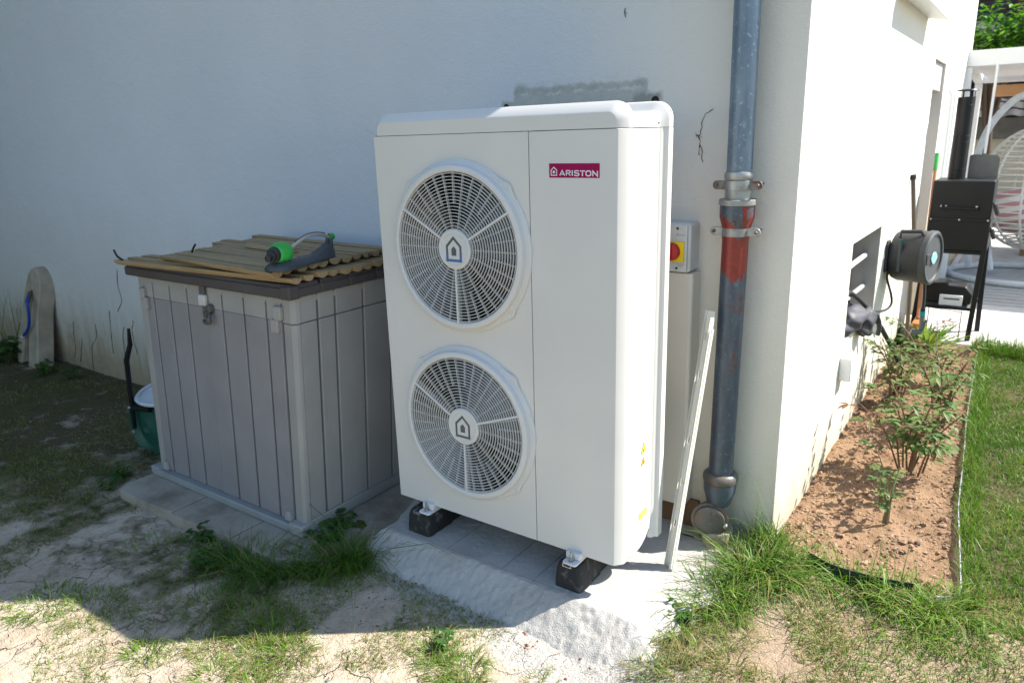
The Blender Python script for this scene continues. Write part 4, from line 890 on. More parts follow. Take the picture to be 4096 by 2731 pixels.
def reel():
    r = thing('hose_reel', 'dark grey wall mounted hose reel with pale green badge', 'hose reel', (WX, 2.65, .83))
    c = Vector((1.487, 2.74, .825)); ax = Vector((.42, -.05, 0)).normalized()
    m = MB(); m.prism([(-.03, .74), (.03, .74), (.045, .76), (.045, .90), (.03, .92), (-.03, .92), (-.045, .90), (-.045, .76)], WX, WX + .014, 'x', Matrix.Translation((0, 2.655, 0))); mt = m.build('wall_plate', 'reel', r, bevel=.003)
    m = MB(); m.box((WX + .014, 2.63, .775), (WX + .07, 2.68, .875)); m.box((WX + .06, 2.61, .76), (WX + .085, 2.64, .905)); m.build('swivel_arm', 'reel', r, bevel=.006)
    m = MB(); m.tube([(WX + .075, 2.612, .755), (WX + .075, 2.612, .91)], .012, 12); pv = m.build('pivot_pin', 'reel_light', r)
    m = MB(); m.tube([(WX + .075, 2.612, .911), (WX + .075, 2.612, .935)], .010, 12); m.build('pin_cap', 'greenpl', pv)
    # drum, axis along the wall normal, turned slightly
    F = Matrix.Translation(c) @ Matrix.Rotation(R(-12), 4, 'Z') @ Matrix.Rotation(R(90), 4, 'Y')
    m = MB(); m.lathe([(0, -.105), (.11, -.105), (.135, -.095), (.145, -.07), (.147, .07)], 48, F); m.build('drum', 'reel', r)
    m = MB(); m.lathe([(.147, .068), (.152, .072), (.152, .098), (.140, .106), (.130, .104), (.126, .096), (0, .094)], 48, F); dr = m.build('drum_cover', 'reel_light', r)
    m = MB(); m.prism([(-.10, -.028), (.10, -.028), (.10, .028), (-.10, .028)], .094, .101, 'z', F @ Matrix.Rotation(R(90), 4, 'Z')); m.build('cover_band', 'reel', dr, bevel=.002)
    m = MB(); m.prism([(.035 * math.cos(R(a)), .042 * math.sin(R(a)) * (1.2 if a % 90 == 0 else 1)) for a in range(0, 360, 30)], .101, .106, 'z', F); m.build('badge', 'palegreen', dr, bevel=.002)
    m = MB(); P = [c + Vector((-.07, -.09, .115)), c + Vector((-.068, -.10, .150)), c + Vector((.03, -.08, .152)), c + Vector((.05, -.07, .118))]; m.tube(P, .011, 8); m.build('carry_handle', 'reel', r)
    m = MB(); m.tube([(1.555, 2.72, .70), (1.561, 2.745, .60), (1.563, 2.75, .525)], .009, 8); hh = m.build('hose', 'hosew', r)
    m = MB(); m.tube([(1.563, 2.75, .527), (1.563, 2.75, .51)], .014, 10); m.build('collar', 'blackpl', hh)
    m = MB(); m.tube([(1.563, 2.75, .508), (1.563, 2.75, .482)], .0165, 12); m.build('connector', 'teal', hh)
    m = MB(); m.tube([(1.563, 2.75, .482), (1.565, 2.75, .40)], [.013, .012], 10); m.tube([(1.57, 2.75, .385), (1.535, 2.745, .38), (1.515, 2.74, .385)], [.012, .02, .018], 10); m.tube([(1.585, 2.75, .46), (1.575, 2.75, .40), (1.565, 2.75, .385)], .006, 8); m.build('spray_gun', 'greymetal', hh)
reel()
m = MB(); m.tube(spline([(1.375, 2.65, .757), (1.373, 2.65, .70), (1.409, 2.6, .618), (1.427, 2.5, .584), (1.424, 2.3, .592), (1.389, 2.1, .623), (1.345, 1.95, .667), (1.322, 1.85, .719)], 6), .0065, 8)
m.build('feed_hose', 'hosew', label='thin dark feed hose looping from the niche to the hose reel', cat='hose')
m = MB(); m.tube(spline([(1.297, 1.86, .715), (1.303, 1.9, .748), (1.321, 1.95, .735), (1.37, 2.1, .638), (1.41, 2.25, .527), (1.453, 2.35, .413), (1.493, 2.4, .318), (1.517, 2.4, .25), (1.519, 2.4, .183), (1.507, 2.4, .107), (1.45, 2.4, .04)], 6), .0125, 10)
m.build('garden_hose', 'hosew', label='thick black garden hose hanging from the niche down into the flower bed', cat='hose')
# tools leaning on the wall
m = MB(); m.tube([(1.44, 3.3, .12), (1.412, 3.3, .85), (1.368, 3.3, 1.225)], .013, 10); t = m.build('tool_handle', 'brownmetal', label='dark brown tool handle leaning on the wall behind the hose reel', cat='tool handle')
m = MB(); m.tube([(1.3705, 3.3, 1.22), (1.366, 3.3, 1.25)], .017, 10); m.build('end_cap', 'blackpl', t)
br = thing('broom', 'broom with orange wooden handle and green tip behind the black smoker', 'broom', (1.42, 4.1, .1))
m = MB(); m.tube([(1.345 + .12, 3.55, .28), (1.40, 4.15, 1.25)], .012, 10); m.build('handle', 'orangewood', br)
m = MB(); m.tube([(1.4008, 4.14, 1.232), (1.3945, 4.21, 1.345)], .0145, 10); m.build('green_tip', 'spr_green', br)
m = MB(); m.box((1.44, 3.42, .235), (1.50, 3.68, .275)); m.build('brush_block', 'orangewood', br, bevel=.01)
m = MB(); m.prism([(3.42, .235), (3.68, .235), (3.71, .12), (3.39, .12)], 1.445, 1.495, 'x'); m.build('bristles', 'greenpl', br)

def smoker():
    Y = 3.84; r = thing('smoker_grill', 'black smoker grill on legs with tall chimney at the patio edge', 'grill', (1.6, Y, .09))
    m = MB(); m.box((1.43, Y, .925), (1.787, Y + .36, 1.18)); up = m.build('lid_box', 'blackmetal', r, bevel=.008)
    m = MB(); m.box((1.427, Y, .71), (1.79, Y + .36, .918)); m.build('fire_box', 'blackmetal', r, bevel=.008)
    m = MB(); m.box((1.425, Y - .006, .912), (1.79, Y, .932)); m.build('trim_strip', 'blackmetal', r)
    m = MB(); m.tube([(1.50, Y - .01, 1.010), (1.50, Y - .035, 1.005), (1.71, Y - .035, .995), (1.71, Y - .01, .995)], .008, 8); m.build('handle', 'blackmetal', up)
    for x in (1.495, 1.52, 1.70): m = MB(); m.lathe([(0, .006), (.007, .004), (.008, 0)], 10, FY((x, Y, 1.01))); m.build('rivet', 'steel', up)
    for x in (1.44, 1.61, 1.775): m = MB(); m.lathe([(0, .006), (.006, .004), (.007, 0)], 10, FY((x, Y - .006, .922))); m.build('rivet', 'steel', r)
    ch = MB(); ch.tube([(1.545, Y + .2, 1.18), (1.545, Y + .2, 1.72)], .052, 28); c_ = ch.build('chimney', 'blackmetal', r)
    for z in (1.24, 1.42, 1.46, 1.66): m = MB(); m.lathe([(.0525, z), (.054, z + .004), (.0525, z + .008)], 28, Matrix.Translation((1.545, Y + .2, 0))); m.build('chimney_joint', 'blackmetal', c_)
    m = MB(); m.lathe([(0, 1.772), (.06, 1.768), (.066, 1.76), (.05, 1.758)], 28, Matrix.Translation((1.545, Y + .2, 0))); 
    for a in range(3): m.tube([(1.545 + .045 * math.cos(a * 2.1), Y + .2 + .045 * math.sin(a * 2.1), 1.70), (1.545 + .045 * math.cos(a * 2.1), Y + .2 + .045 * math.sin(a * 2.1), 1.765)], .003, 6)
    m.build('rain_cap', 'blackmetal', c_)
    m = MB(); m.prism([(1.60, 1.18), (1.78, 1.18), (1.78, 1.31), (1.765, 1.335), (1.62, 1.34), (1.60, 1.33)], Y + .32, Y + .33, 'y'); m.build('wind_shield', 'greymetal', r)
    for z0, z1 in ((1.02, .96), (.86, .80)):
        m = MB(); m.tube([(1.787, Y + .02, z0 + .02), (1.80, Y + .02, z0)], .006, 8); m.tube([(1.80, Y + .02, z0 + .003), (1.822, Y + .02, z1)], .0135, 10); m.build('vent_handle', 'blackpl', r)
    for (x0, x1, yy) in ((1.775, 1.752, Y + .01), (1.437, 1.405, Y + .01), (1.775, 1.79, Y + .33), (1.437, 1.43, Y + .33)):
        m = MB(); m.box((-.016, -.012, 0), (.016, .012, 1)); m.v = [(x1 + (x0 - x1) * c + a, yy + b, .09 + c * (.74 - .09)) for a, b, c in m.v]; m.build('leg', 'blackmetal', r)
    for z in (.69, .30):
        for yy in (Y, Y + .32): m = MB(); m.box((1.41, yy, z), (1.77, yy + .014, z + .02)); m.build('cross_bar', 'blackmetal', r)
    m = MB(); m.box((1.42, Y + .015, .302), (1.765, Y + .32, .312)); m.build('lower_shelf', 'greymetal', r)
smoker()
m = MB(); Y = 3.9; m.prism([(1.44, .33), (1.74, .33), (1.745, .40), (1.70, .455), (1.60, .46), (1.58, .475), (1.50, .47), (1.48, .45), (1.44, .44)], Y, Y + .2, 'y'); t = m.build('folded_cover', 'blackmetal', bevel=.01, label='black folded grill parts lying on the lower shelf of the smoker', cat='grill parts')
bx_ = thing('charcoal_box', 'white and black printed box on the lower shelf of the smoker', 'box', (1.63, 3.88, .32))
m = MB(); m.box((1.55, 3.865, .322), (1.69, 3.895, .395)); m.build('carton', 'white', bx_, bevel=.003)
m = MB(); m.box((1.575, 3.8635, .365), (1.672, 3.8648, .375)); m.build('printed_band', 'print_dark', bx_)
# wire rack on the patio edge
rk = thing('wire_rack', 'thin black wire grill rack standing below the smoker', 'wire rack', (1.6, 3.78, .09)); m = MB()
for k in range(12): m.tube([(1.50, 3.80, .11 + k * .017), (1.70, 3.80, .105 + k * .017)], .0022, 5)
m.build('rack_wires', 'greymetal', rk); m = MB(); m.tube([(1.50, 3.80, .09), (1.50, 3.80, .31), (1.70, 3.80, .30), (1.70, 3.80, .09)], .004, 6); m.build('rack_frame', 'blackmetal', rk)
m = MB(); m.box((1.365, 3.52, .03), (1.47, 3.72, .20)); m.build('plinth_block', 'greymetal', bevel=.012, label='dark grey block against the wall beside the patio edge', cat='block')

# ------------------------------------------------------------------ pergola, swing chair, background
def pergola():
    r = thing('pergola', 'white metal pergola with flat slatted roof over the patio', 'pergola', (1.35, 6.2, .09))
    for (x0, x1, y0, y1) in ((1.315, 1.395, 6.16, 6.26), (1.19, 1.27, 9.62, 9.72), (5.2, 5.3, 6.16, 6.26)): m = MB(); m.box((x0, y0, .09), (x1, y1, 2.04)); m.build('post', 'white', r, bevel=.004)
    m = MB(); m.box((1.315, 6.14, 2.041), (5.4, 6.26, 2.175)); m.build('beam', 'white', r, bevel=.004)
    m = MB(); m.box((1.18, 9.6, 2.041), (5.4, 9.74, 2.175)); m.build('beam', 'white', r, bevel=.004)
    m = MB(); m.prism([(1.315, 6.26), (1.395, 6.26), (1.27, 9.6), (1.19, 9.6)], 2.041, 2.175); m.build('beam', 'white', r)
    m = MB()
    for k in range(16): m.box((1.32, 6.28 + k * .206, 2.10), (5.3, 6.28 + k * .206 + .203, 2.125))
    m.build('roof_slats', 'white', r)
    m = MB(); m.tube([(1.585, 6.15, 2.06), (1.59, 6.13, 2.01), (1.585, 6.12, 1.28)], .011, 8); m.build('crank_rod', 'white', r)
pergola()
def chair():
    r = thing('hanging_chair', 'white rattan egg shaped hanging chair on a curved tubular stand', 'hanging chair', (1.95, 6.7, .09)); c = Vector((2.02, 6.75, .93))
    m = MB(); m.tube(spline([(1.55, 6.7, .14), (1.50, 6.7, .6), (1.49, 6.7, 1.15), (1.56, 6.7, 1.5), (1.72, 6.72, 1.74), (1.86, 6.74, 1.80), (2.02, 6.75, 1.80)], 6), .032, 12); st_ = m.build('stand_arch', 'deckwhite', r)
    m = MB(); m.tube([(1.62 + .0, 6.7, .75), (1.74, 6.62, .14)], .03, 12); m.build('stand_leg', 'deckwhite', r)
    m = MB(); m.tube([(2.0 + .62 * math.cos(a), 6.55 + .55 * math.sin(a), .125) for a in [2 * math.pi * k / 40 for k in range(41)]], .03, 10); m.build('stand_base', 'deckwhite', r)
    m = MB()
    for k in range(5): m.tube([(2.02 + .012 * math.cos(a) * (1 if k % 2 else .3), 6.75 + .012 * math.cos(a) * (.3 if k % 2 else 1), 1.77 - k * .05 + .032 * math.sin(a)) for a in [2 * math.pi * j / 10 for j in range(11)]], .005, 5)
    m.tube([(2.02, 6.75, 1.60), (2.02, 6.75, 1.50)], .01, 8); m.build('chain', 'steel', r)
    def sh(a, t): # ellipsoid shell; a azimuth, t polar 0 top..pi
        return c + Vector((.50 * math.sin(t) * math.cos(a), .42 * math.sin(t) * math.sin(a), .58 * math.cos(t)))
    m = MB()
    for k in range(30):
        t = .10 + k * (math.pi - .2) / 29; op = .62 if .5 < t < 2.2 else 0
        m.tube([sh(-1.57 + op + a * (2 * math.pi - 2 * op) / 28 + .4, t) for a in range(29)], .0075, 5)
    m.build('woven_rows', 'rattan', r)
    m = MB()
    for k in range(11):
        a = -1.57 + .62 + .4 + k * (2 * math.pi - 1.24) / 10; m.tube([sh(a, .06 + j * (math.pi - .12) / 16) for j in range(17)], .011, 6)
    m.build('shell_ribs', 'rattan', r)
    blob('cushion', 'cushion', (1.93, 6.72, .72), (.36, .30, .22), r, .10, 3, 3, 2, label=None)
    return r
chair()
m = MB(); m.box((1.95, 8.0, .09), (2.35, 8.4, .50)); m.build('side_table', 'cardboard', bevel=.01, label='brown wooden block table behind the hanging chair', cat='table')
m = MB(); m.box((1.40, 9.40, 1.86), (3.4, 9.46, 2.0)); m.build('hanging_plank', 'woodbeam', bevel=.02, label='orange brown wooden plank hanging under the back of the pergola', cat='plank')
def neighbour():
    r = thing('outbuilding', 'low outbuilding with dark wavy roof tiles behind the pergola', 'outbuilding', (3, 12, 0))
    m = MB(); m.box((-3, 12.2, -.1), (9, 14, 1.30)); m.build('wall', 'nwall', r)
    m = MB(); m.box((-3, 12.1, 1.30), (9, 12.19, 1.62)); m.build('plinth_band', 'nwall_dark', r)
    m = MB(); xs = np.arange(-3, 9, .05)
    rows = []
    for k in range(10):
        y = 11.95 + k * .26; z = 1.62 + k * .12
        for e in (0, 1): rows.append([(x, y + e * .26, z + e * .10 + .035 * abs(math.sin(x * math.pi / .24))) for x in xs])
    m.loft(rows, closed=False, cap=False); m.build('tiled_roof', 'tile', r, smooth=40)
    r = thing('neighbour_house', 'dark clad neighbour house with grey ridge tiles behind the tree', 'house', (3, 17, 0))
    m = MB(); m.box((-4, 16.5, -.1), (9, 22, 6.5)); m.build('wall', 'brick', r)
    m = MB()
    for k in range(30): m.box((-4, 16.47, 3.3 + k * .1), (9, 16.5, 3.385 + k * .1))
    m.build('cladding_boards', 'brick', r)
    m = MB(); m.box((1.36, 16.42, 3.25), (2.6, 16.46, 5)); m.build('window', 'darkglass', r)
    m = MB(); m.box((1.24, 16.41, 3.2), (1.34, 16.465, 5.1)); m.build('window_frame', 'reddark', r)
    m = MB(); m.tube(spline([(-.6, 14.9, 3.62), (.6, 14.9, 3.45), (1.3, 14.9, 3.2), (2.4, 14.9, 2.9)], 6), .10, 12); m.build('roof_ridge', 'tile', r)
    m = MB(); rows = []
    for k in range(8):
        rows.append([(x, 14.85 - k * .28, 3.55 - .25 * x * .9 - k * .10 + .03 * abs(math.sin(x * math.pi / .24))) for x in np.arange(-2, 6, .06)])
    m.loft(rows, closed=False, cap=False); m.build('lower_roof', 'tile', r, smooth=40)
neighbour()

# ------------------------------------------------------------------ vegetation builders
def flat_mesh(name, V, F, T, mat, parent=None, **tg):
    me = bpy.data.meshes.new(name); V = np.asarray(V, float)
    if parent is not None: V = V - np.array(WL[parent.name])
    me.vertices.add(len(V)); me.vertices.foreach_set('co', V.astype(np.float32).ravel())
    F = np.asarray(F); k = F.shape[1]; me.loops.add(F.size); me.loops.foreach_set('vertex_index', F.astype(np.int32).ravel())
    me.polygons.add(len(F)); me.polygons.foreach_set('loop_start', (np.arange(len(F)) * k).astype(np.int32)); me.polygons.foreach_set('loop_total', np.full(len(F), k, np.int32))
    me.update(calc_edges=True); a = me.color_attributes.new('tint', 'FLOAT_COLOR', 'POINT')
    c = np.zeros((len(V), 4), np.float32); c[:, :T.shape[1]] = T; c[:, 3] = 1; a.data.foreach_set('color', c.ravel())
    me.materials.append(MT[mat]); me.polygons.foreach_set('use_smooth', [True] * len(F))
    o = bpy.data.objects.new(name, me); link(o, parent); tag(o, **tg); return o
def blades(px, py, pz, L, wd, lean, az, tint, dry, droop=None):
    """grass blades, 4 rows of 2 verts"""
    n = len(px); s = np.array([0, .35, .7, 1.]); V = np.zeros((n, 8, 3)); droop = lean if droop is None else droop
    dx, dy = np.cos(az), np.sin(az); sx, sy = -dy, dx; tw = rng.uniform(-1, 1, n)
    ca, sa = np.cos(tw), np.sin(tw); wx, wy = sx * ca + dx * sa, sy * ca + dy * sa
    for k, t in enumerate(s):
        out = L * (lean * t * .55 + droop * t * t * .55); up = L * np.sqrt(np.clip(1 - (lean * .7 * t) ** 2, .02, 1)) * t - L * droop * t ** 3 * .35
        up = np.maximum(up, .004 * t)
        w_ = wd * (1, .9, .6, .06)[k] / 2
        for j, sg in enumerate((-1, 1)):
            V[:, k * 2 + j, 0] = px + dx * out + wx * w_ * sg; V[:, k * 2 + j, 1] = py + dy * out + wy * w_ * sg; V[:, k * 2 + j, 2] = pz + up
    base = (np.arange(n) * 8)[:, None, None]; F = (base + np.array([[0, 1, 3, 2], [2, 3, 5, 4], [4, 5, 7, 6]])[None]).reshape(-1, 4)
    T = np.zeros((n, 8, 2)); T[:, :, 0] = tint[:, None]; T[:, :, 1] = dry[:, None]
    return V.reshape(-1, 3), F, T.reshape(-1, 2)
class Grass:
    def __init__(s): s.V, s.F, s.T, s.n = [], [], [], 0
    def add(s, x, y, L, wd=.003, lean=.5, dry=.1, tint=None, az=None, z=None, droop=None):
        n = len(x)
        if n == 0: return
        L = np.broadcast_to(L, n) * np.where(rng.random(n) < .12, rng.uniform(1.2, 1.7, n), rng.uniform(.3, 1.1, n)); lean_ = np.clip(np.broadcast_to(lean, n) + rng.normal(0, .22, n), .02, 1.25)
        az = rng.uniform(0, 2 * np.pi, n) if az is None else az; tint = rng.uniform(0, 1, n) if tint is None else np.clip(tint + rng.normal(0, .15, n), 0, 1)
        d = np.where(rng.random(n) < np.broadcast_to(dry, n), rng.uniform(.6, 1, n), rng.uniform(0, .18, n)); z = (H(x, y) - .004) if z is None else z
        V, F, T = blades(x, y, z, L, np.broadcast_to(wd, n) * rng.uniform(.4, 1.45, n), lean_, az, tint, d, droop); s.V.append(V); s.F.append(F + s.n); s.T.append(T); s.n += len(V)
    def build(s, name, **tg): return flat_mesh(name, np.concatenate(s.V), np.concatenate(s.F), np.concatenate(s.T), 'grass', **tg)
def scatter(x0, x1, y0, y1, n, fn):
    x = rng.uniform(x0, x1, n); y = rng.uniform(y0, y1, n); k = rng.random(n) < np.clip(fn(x, y), 0, 1); return x[k], y[k]
def notpad(x, y): return 1 - ((x > -.09) & (x < 1.32) & (y > -.20)) * 1.
def noslab(x, y): return 1 - ((x > -1.51) & (x < -.1) & (y > -.46)) * 1.

# lawn right of the bed
g = Grass()
edge = lambda y: np.interp(y, [.5, .67, 1.22, 1.88, 2.7, 3.7], [1.95, 1.967, 1.915, 1.888, 1.854, 1.80])
def lawn_d(x, y): return sst(-.01, .03, x - edge(y) - .0) * (y > .45) * (y < 3.74) * (.55 + .45 * (fbm(x, y, 5, 3) > .40))
x, y = scatter(1.78, 3.2, .35, 3.75, 105000, lawn_d); dr = np.where(fbm(x + 3, y, 3.5, 3) > .68, .3, .07); tt = fbm(x, y, 2.5, 3)
g.add(x, y, np.where(fbm(x + 7, y, 4, 3) > .5, .042, .03), .0032, .55, dr, tt * 1.3 - .2)
# long fringe along the edging and along the patio
x, y = scatter(1.80, 2.08, .55, 3.7, 13000, lambda x, y: sst(.0, .01, x - edge(y)) * sst(.11, .03, x - edge(y))); g.add(x, y, .075, .0034, .5, .08, tt[:len(x)] * 0 + .5)
x, y = scatter(1.80, 3.2, 3.52, 3.73, 9000, lambda x, y: 1 + 0 * x); g.add(x, y, .10, .0034, .35, .06, np.full(len(x), .4))
# front right lawn in patches towards the viewer
def fr(x, y): n_ = fbm(x, y, 6, 3); return sst(.36, .50, n_ + .30 * sst(1.65, 2.1, x) - .25 * sst(1.6, 1.2, x)) * (y < .52)
x, y = scatter(1.25, 3.0, -1.1, .52, 36000, fr); g.add(x, y, .038, .003, .65, np.where(x < 1.75, .42, .12), fbm(x, y, 4, 2))
g.build('lawn_grass', kind='stuff', label='green lawn grass right of the flower bed', cat='grass')
# rough long grass at the downpipe foot and in front of the bed
g = Grass()
def clump(G, cx, cy, n, L, r=.06, lean=.6, dry=.06, tint=.3, wd=.0038, z=None, out=True):
    a = rng.uniform(0, 2 * np.pi, n); rr = r * np.sqrt(rng.random(n)); x = cx + rr * np.cos(a); y = cy + rr * np.sin(a)
    az = a + rng.normal(0, .7, n) if out else None; G.add(x, y, L, wd, lean * (.5 + rr / r), dry, np.full(n, tint), az, z)
for (cx, cy, n, L, r_, ln_) in ((1.33, .44, 330, .15, .09, .8), (1.27, .30, 150, .09, .06, .9), (1.36, .36, 330, .13, .11, .9), (1.27, .22, 240, .11, .08, .95), (1.22, .12, 190, .10, .07, 1.0), (1.25, .02, 110, .07, .07, 1.0), (1.44, .44, 260, .12, .09, .9), (1.34, .18, 240, .09, .10, 1.), (1.30, .57, 100, .11, .04, .5), (1.38, .58, 150, .13, .05, .5),
                            (1.54, .46, 130, .09, .07, .9), (1.66, .46, 110, .10, .07, .9), (1.76, .44, 170, .10, .06, .8), (1.86, .45, 240, .10, .07, .8), (1.95, .50, 240, .09, .08, .8), (1.86, .35, 170, .06, .09, .9), (1.97, .38, 240, .06, .10, .9)):
    clump(g, cx, cy, n, L, r_, ln_, .12, rng.uniform(.2, 1.), .0042, out=rng.random() < .6)
for k in range(40):
    cx, cy = rng.uniform(1.15, 1.75), rng.uniform(-.55, .26); clump(g, cx, cy, int(rng.uniform(50, 160)), rng.uniform(.035, .075), .06, .9, .62, .6, .0028)
x, y = scatter(1.38, 1.9, .48, .62, 220, lambda x, y: 1 + 0 * x); g.add(x, y, .12, .003, .6, .1, np.full(len(x), .6))
for (x0, y0, L) in ((1.36, .50, .34), (1.345, .55, .30), (1.40, .52, .26), (1.5, .55, .2), (1.26, .50, .28)): g.add(np.full(3, x0), np.full(3, y0), L, .0035, .35, 0, np.full(3, .5))
g.build('long_grass', kind='stuff', label='long green grass around the downpipe foot and flower bed front', cat='grass')
# left ground: tufts and sparse short grass
g = Grass()
for (cx, cy, n, L, r_) in ((-.70, -.48, 90, .05, .06), (-.58, -.50, 130, .08, .07), (-.47, -.50, 190, .12, .07), (-.36, -.48, 240, .13, .08), (-.24, -.44, 240, .13, .08), (-.15, -.36, 260, .14, .08), (-.09, -.27, 300, .17, .07), (-.03, -.25, 230, .15, .06), (-.30, -.55, 140, .06, .09), (-.07, -.36, 150, .09, .08)):
    clump(g, cx, cy, n, L, r_, .85, .12, rng.uniform(0, .5), .0042, out=rng.random() < .6)
for k in range(16): clump(g, .02, -.24 + rng.uniform(-.05, .05), 1, .30, .03, .9, 0, .1, .004)
pm = lambda x, y: notpad(x, y) * noslab(x, y)
def dn(x, y):
    n_ = fbm(x, y, 5, 4); b = .46 + .06 * sst(.1, .9, x) - .05 * sst(-.6, -1.8, x) + .15 * sst(-.72, -.95, y + .25 * np.minimum(x, 0)) * (x > -1.2)
    return pm(x, y) * sst(b, b + .07, n_)
x, y = scatter(-2.4, .95, -1.6, -.2, 90000, dn); g.add(x, y, .026, .0024, .85, np.where(x < -1, .70, .50), fbm(x, y, 3, 2))
x, y = scatter(-5.5, -1.5, -1.6, .55, 42000, lambda x, y: pm(x, y) * sst(.44, .56, fbm(x, y, 4, 4))); g.add(x, y, .03, .003, .85, .72, fbm(x, y, 3, 2) * .6)
for (cx, cy, n, L, r_, dry) in ((.02, -.68, 420, .05, .10, .25), (-.10, -.70, 420, .05, .11, .3), (-.86, -1.06, 380, .05, .12, .12), (-.70, -.98, 320, .045, .13, .2), (-.27, -1.0, 160, .06, .05, .1), (.15, -.74, 260, .05, .08, .35), (.08, -.80, 260, .05, .09, .4), (.58, -.46, 170, .055, .06, .1), (.70, -.47, 220, .055, .07, .2), (.62, -.52, 150, .05, .06, .2), (.04, -.95, 160, .05, .06, .2), (-.1, -.86, 160, .04, .07, .5), (.75, -.55, 200, .05, .07, .35), (.2, -.9, 160, .05, .06, .4), (-.62, -.62, 300, .045, .12, .4), (-.9, -.62, 260, .04, .14, .5), (-.45, -.85, 220, .04, .1, .4), (-.3, -.72, 260, .045, .1, .35),
                                 (1.1, -.5, 120, .04, .08, .6), (.95, -.42, 60, .04, .06, .5)):
    clump(g, cx, cy, n, L, r_, .9, dry, .7, .003)
g.build('sparse_grass', kind='stuff', label='sparse dry and green grass over the soil in front of the storage box', cat='grass')
# straw litter
n = 5200; x = rng.uniform(-2.6, 2.1, n); y = rng.uniform(-1.5, .4, n); k = (pm(x, y) > .5) & (fbm(x, y, 4, 3) > .46) & ~((x > 1) & (y > .5)); x, y = x[k], y[k]
g = Grass(); g.add(x, y, .03, .0018, 1.2, 1.0, None, None, H(x, y) + .002); g.build('straw_litter', kind='stuff', label='dry straw bits scattered over the bare soil', cat='straw')

# crumbs and clods
def crumbs(name, x, y, size, mat, label, cat):
    ico = bmesh.new(); bmesh.ops.create_icosphere(ico, subdivisions=1, radius=1); bv = np.array([v.co[:] for v in ico.verts]); bf = np.array([[v.index for v in f.verts] for f in ico.faces]); ico.free()
    n = len(x); s = size * rng.uniform(.4, 1.3, (n, 1, 1)); V = bv[None] * (1 + rng.uniform(-.35, .35, (n, len(bv), 1))) * s * rng.uniform(.6, 1.2, (n, 1, 3)); V[:, :, 2] *= .7
    V += np.stack([x, y, H(x, y) + .15 * size], -1)[:, None]; F = bf[None] + (np.arange(n) * len(bv))[:, None, None]
    o = flat_mesh(name, V.reshape(-1, 3), F.reshape(-1, 3), np.zeros((n * len(bv), 2)), mat, kind='stuff', label=label, cat=cat)
    o.data.polygons.foreach_set('use_smooth', [False] * len(o.data.polygons)); return o
MT['clodmat'] = simple('clod_soil', (.33, .215, .135), (.21, .13, .078), 20, .95)
MT['clay_crumb'] = simple('clay_crumb', (.40, .34, .26), (.24, .19, .14), 14, .95)
x, y = scatter(1.36, 1.95, .52, 3.6, 9000, lambda x, y: in_bed(x, y) * (.4 + 1.2 * (fbm(x, y, 8, 2) > .5))); crumbs('soil_clods', x, y, .0062, 'clodmat', 'reddish crumbly soil clods covering the flower bed', 'soil')
x, y = scatter(1.36, 1.95, .52, 3.6, 450, in_bed); crumbs('large_clods', x, y, .013, 'clodmat', 'bigger lumps of reddish soil in the flower bed', 'soil')
x, y = scatter(-3, 2.1, -1.5, .5, 11000, lambda x, y: pm(x, y) * sst(.5, .62, fbm(x, y, 3, 3)) * (x < 1.9) * (1 - in_bed(x, y))); crumbs('soil_crumbs', x, y, .0034, 'clay_crumb', 'small clay crumbs on the bare soil', 'soil')
x, y = scatter(-5, 1.7, -1.5, .4, 420, lambda x, y: pm(x, y)); crumbs('pebbles', x, y, .007, 'rock', 'small grey and white pebbles scattered on the soil', 'pebbles')
x, y = scatter(.1, 1.3, -.5, -.2, 60, lambda x, y: 1 + 0 * x); crumbs('brick_crumbs', x, y, .006, 'rockred', 'red brick crumbs in front of the concrete pad', 'crumbs')
x, y = scatter(.2, 1.4, -.34, -.14, 3800, lambda x, y: .7 + 0 * x); MT['grit'] = simple('grit', (.44, .42, .385), (.33, .315, .29), 30, .95); crumbs('mortar_grit', x, y, .0021, 'grit', 'pale mortar grit at the foot of the concrete pad', 'grit')

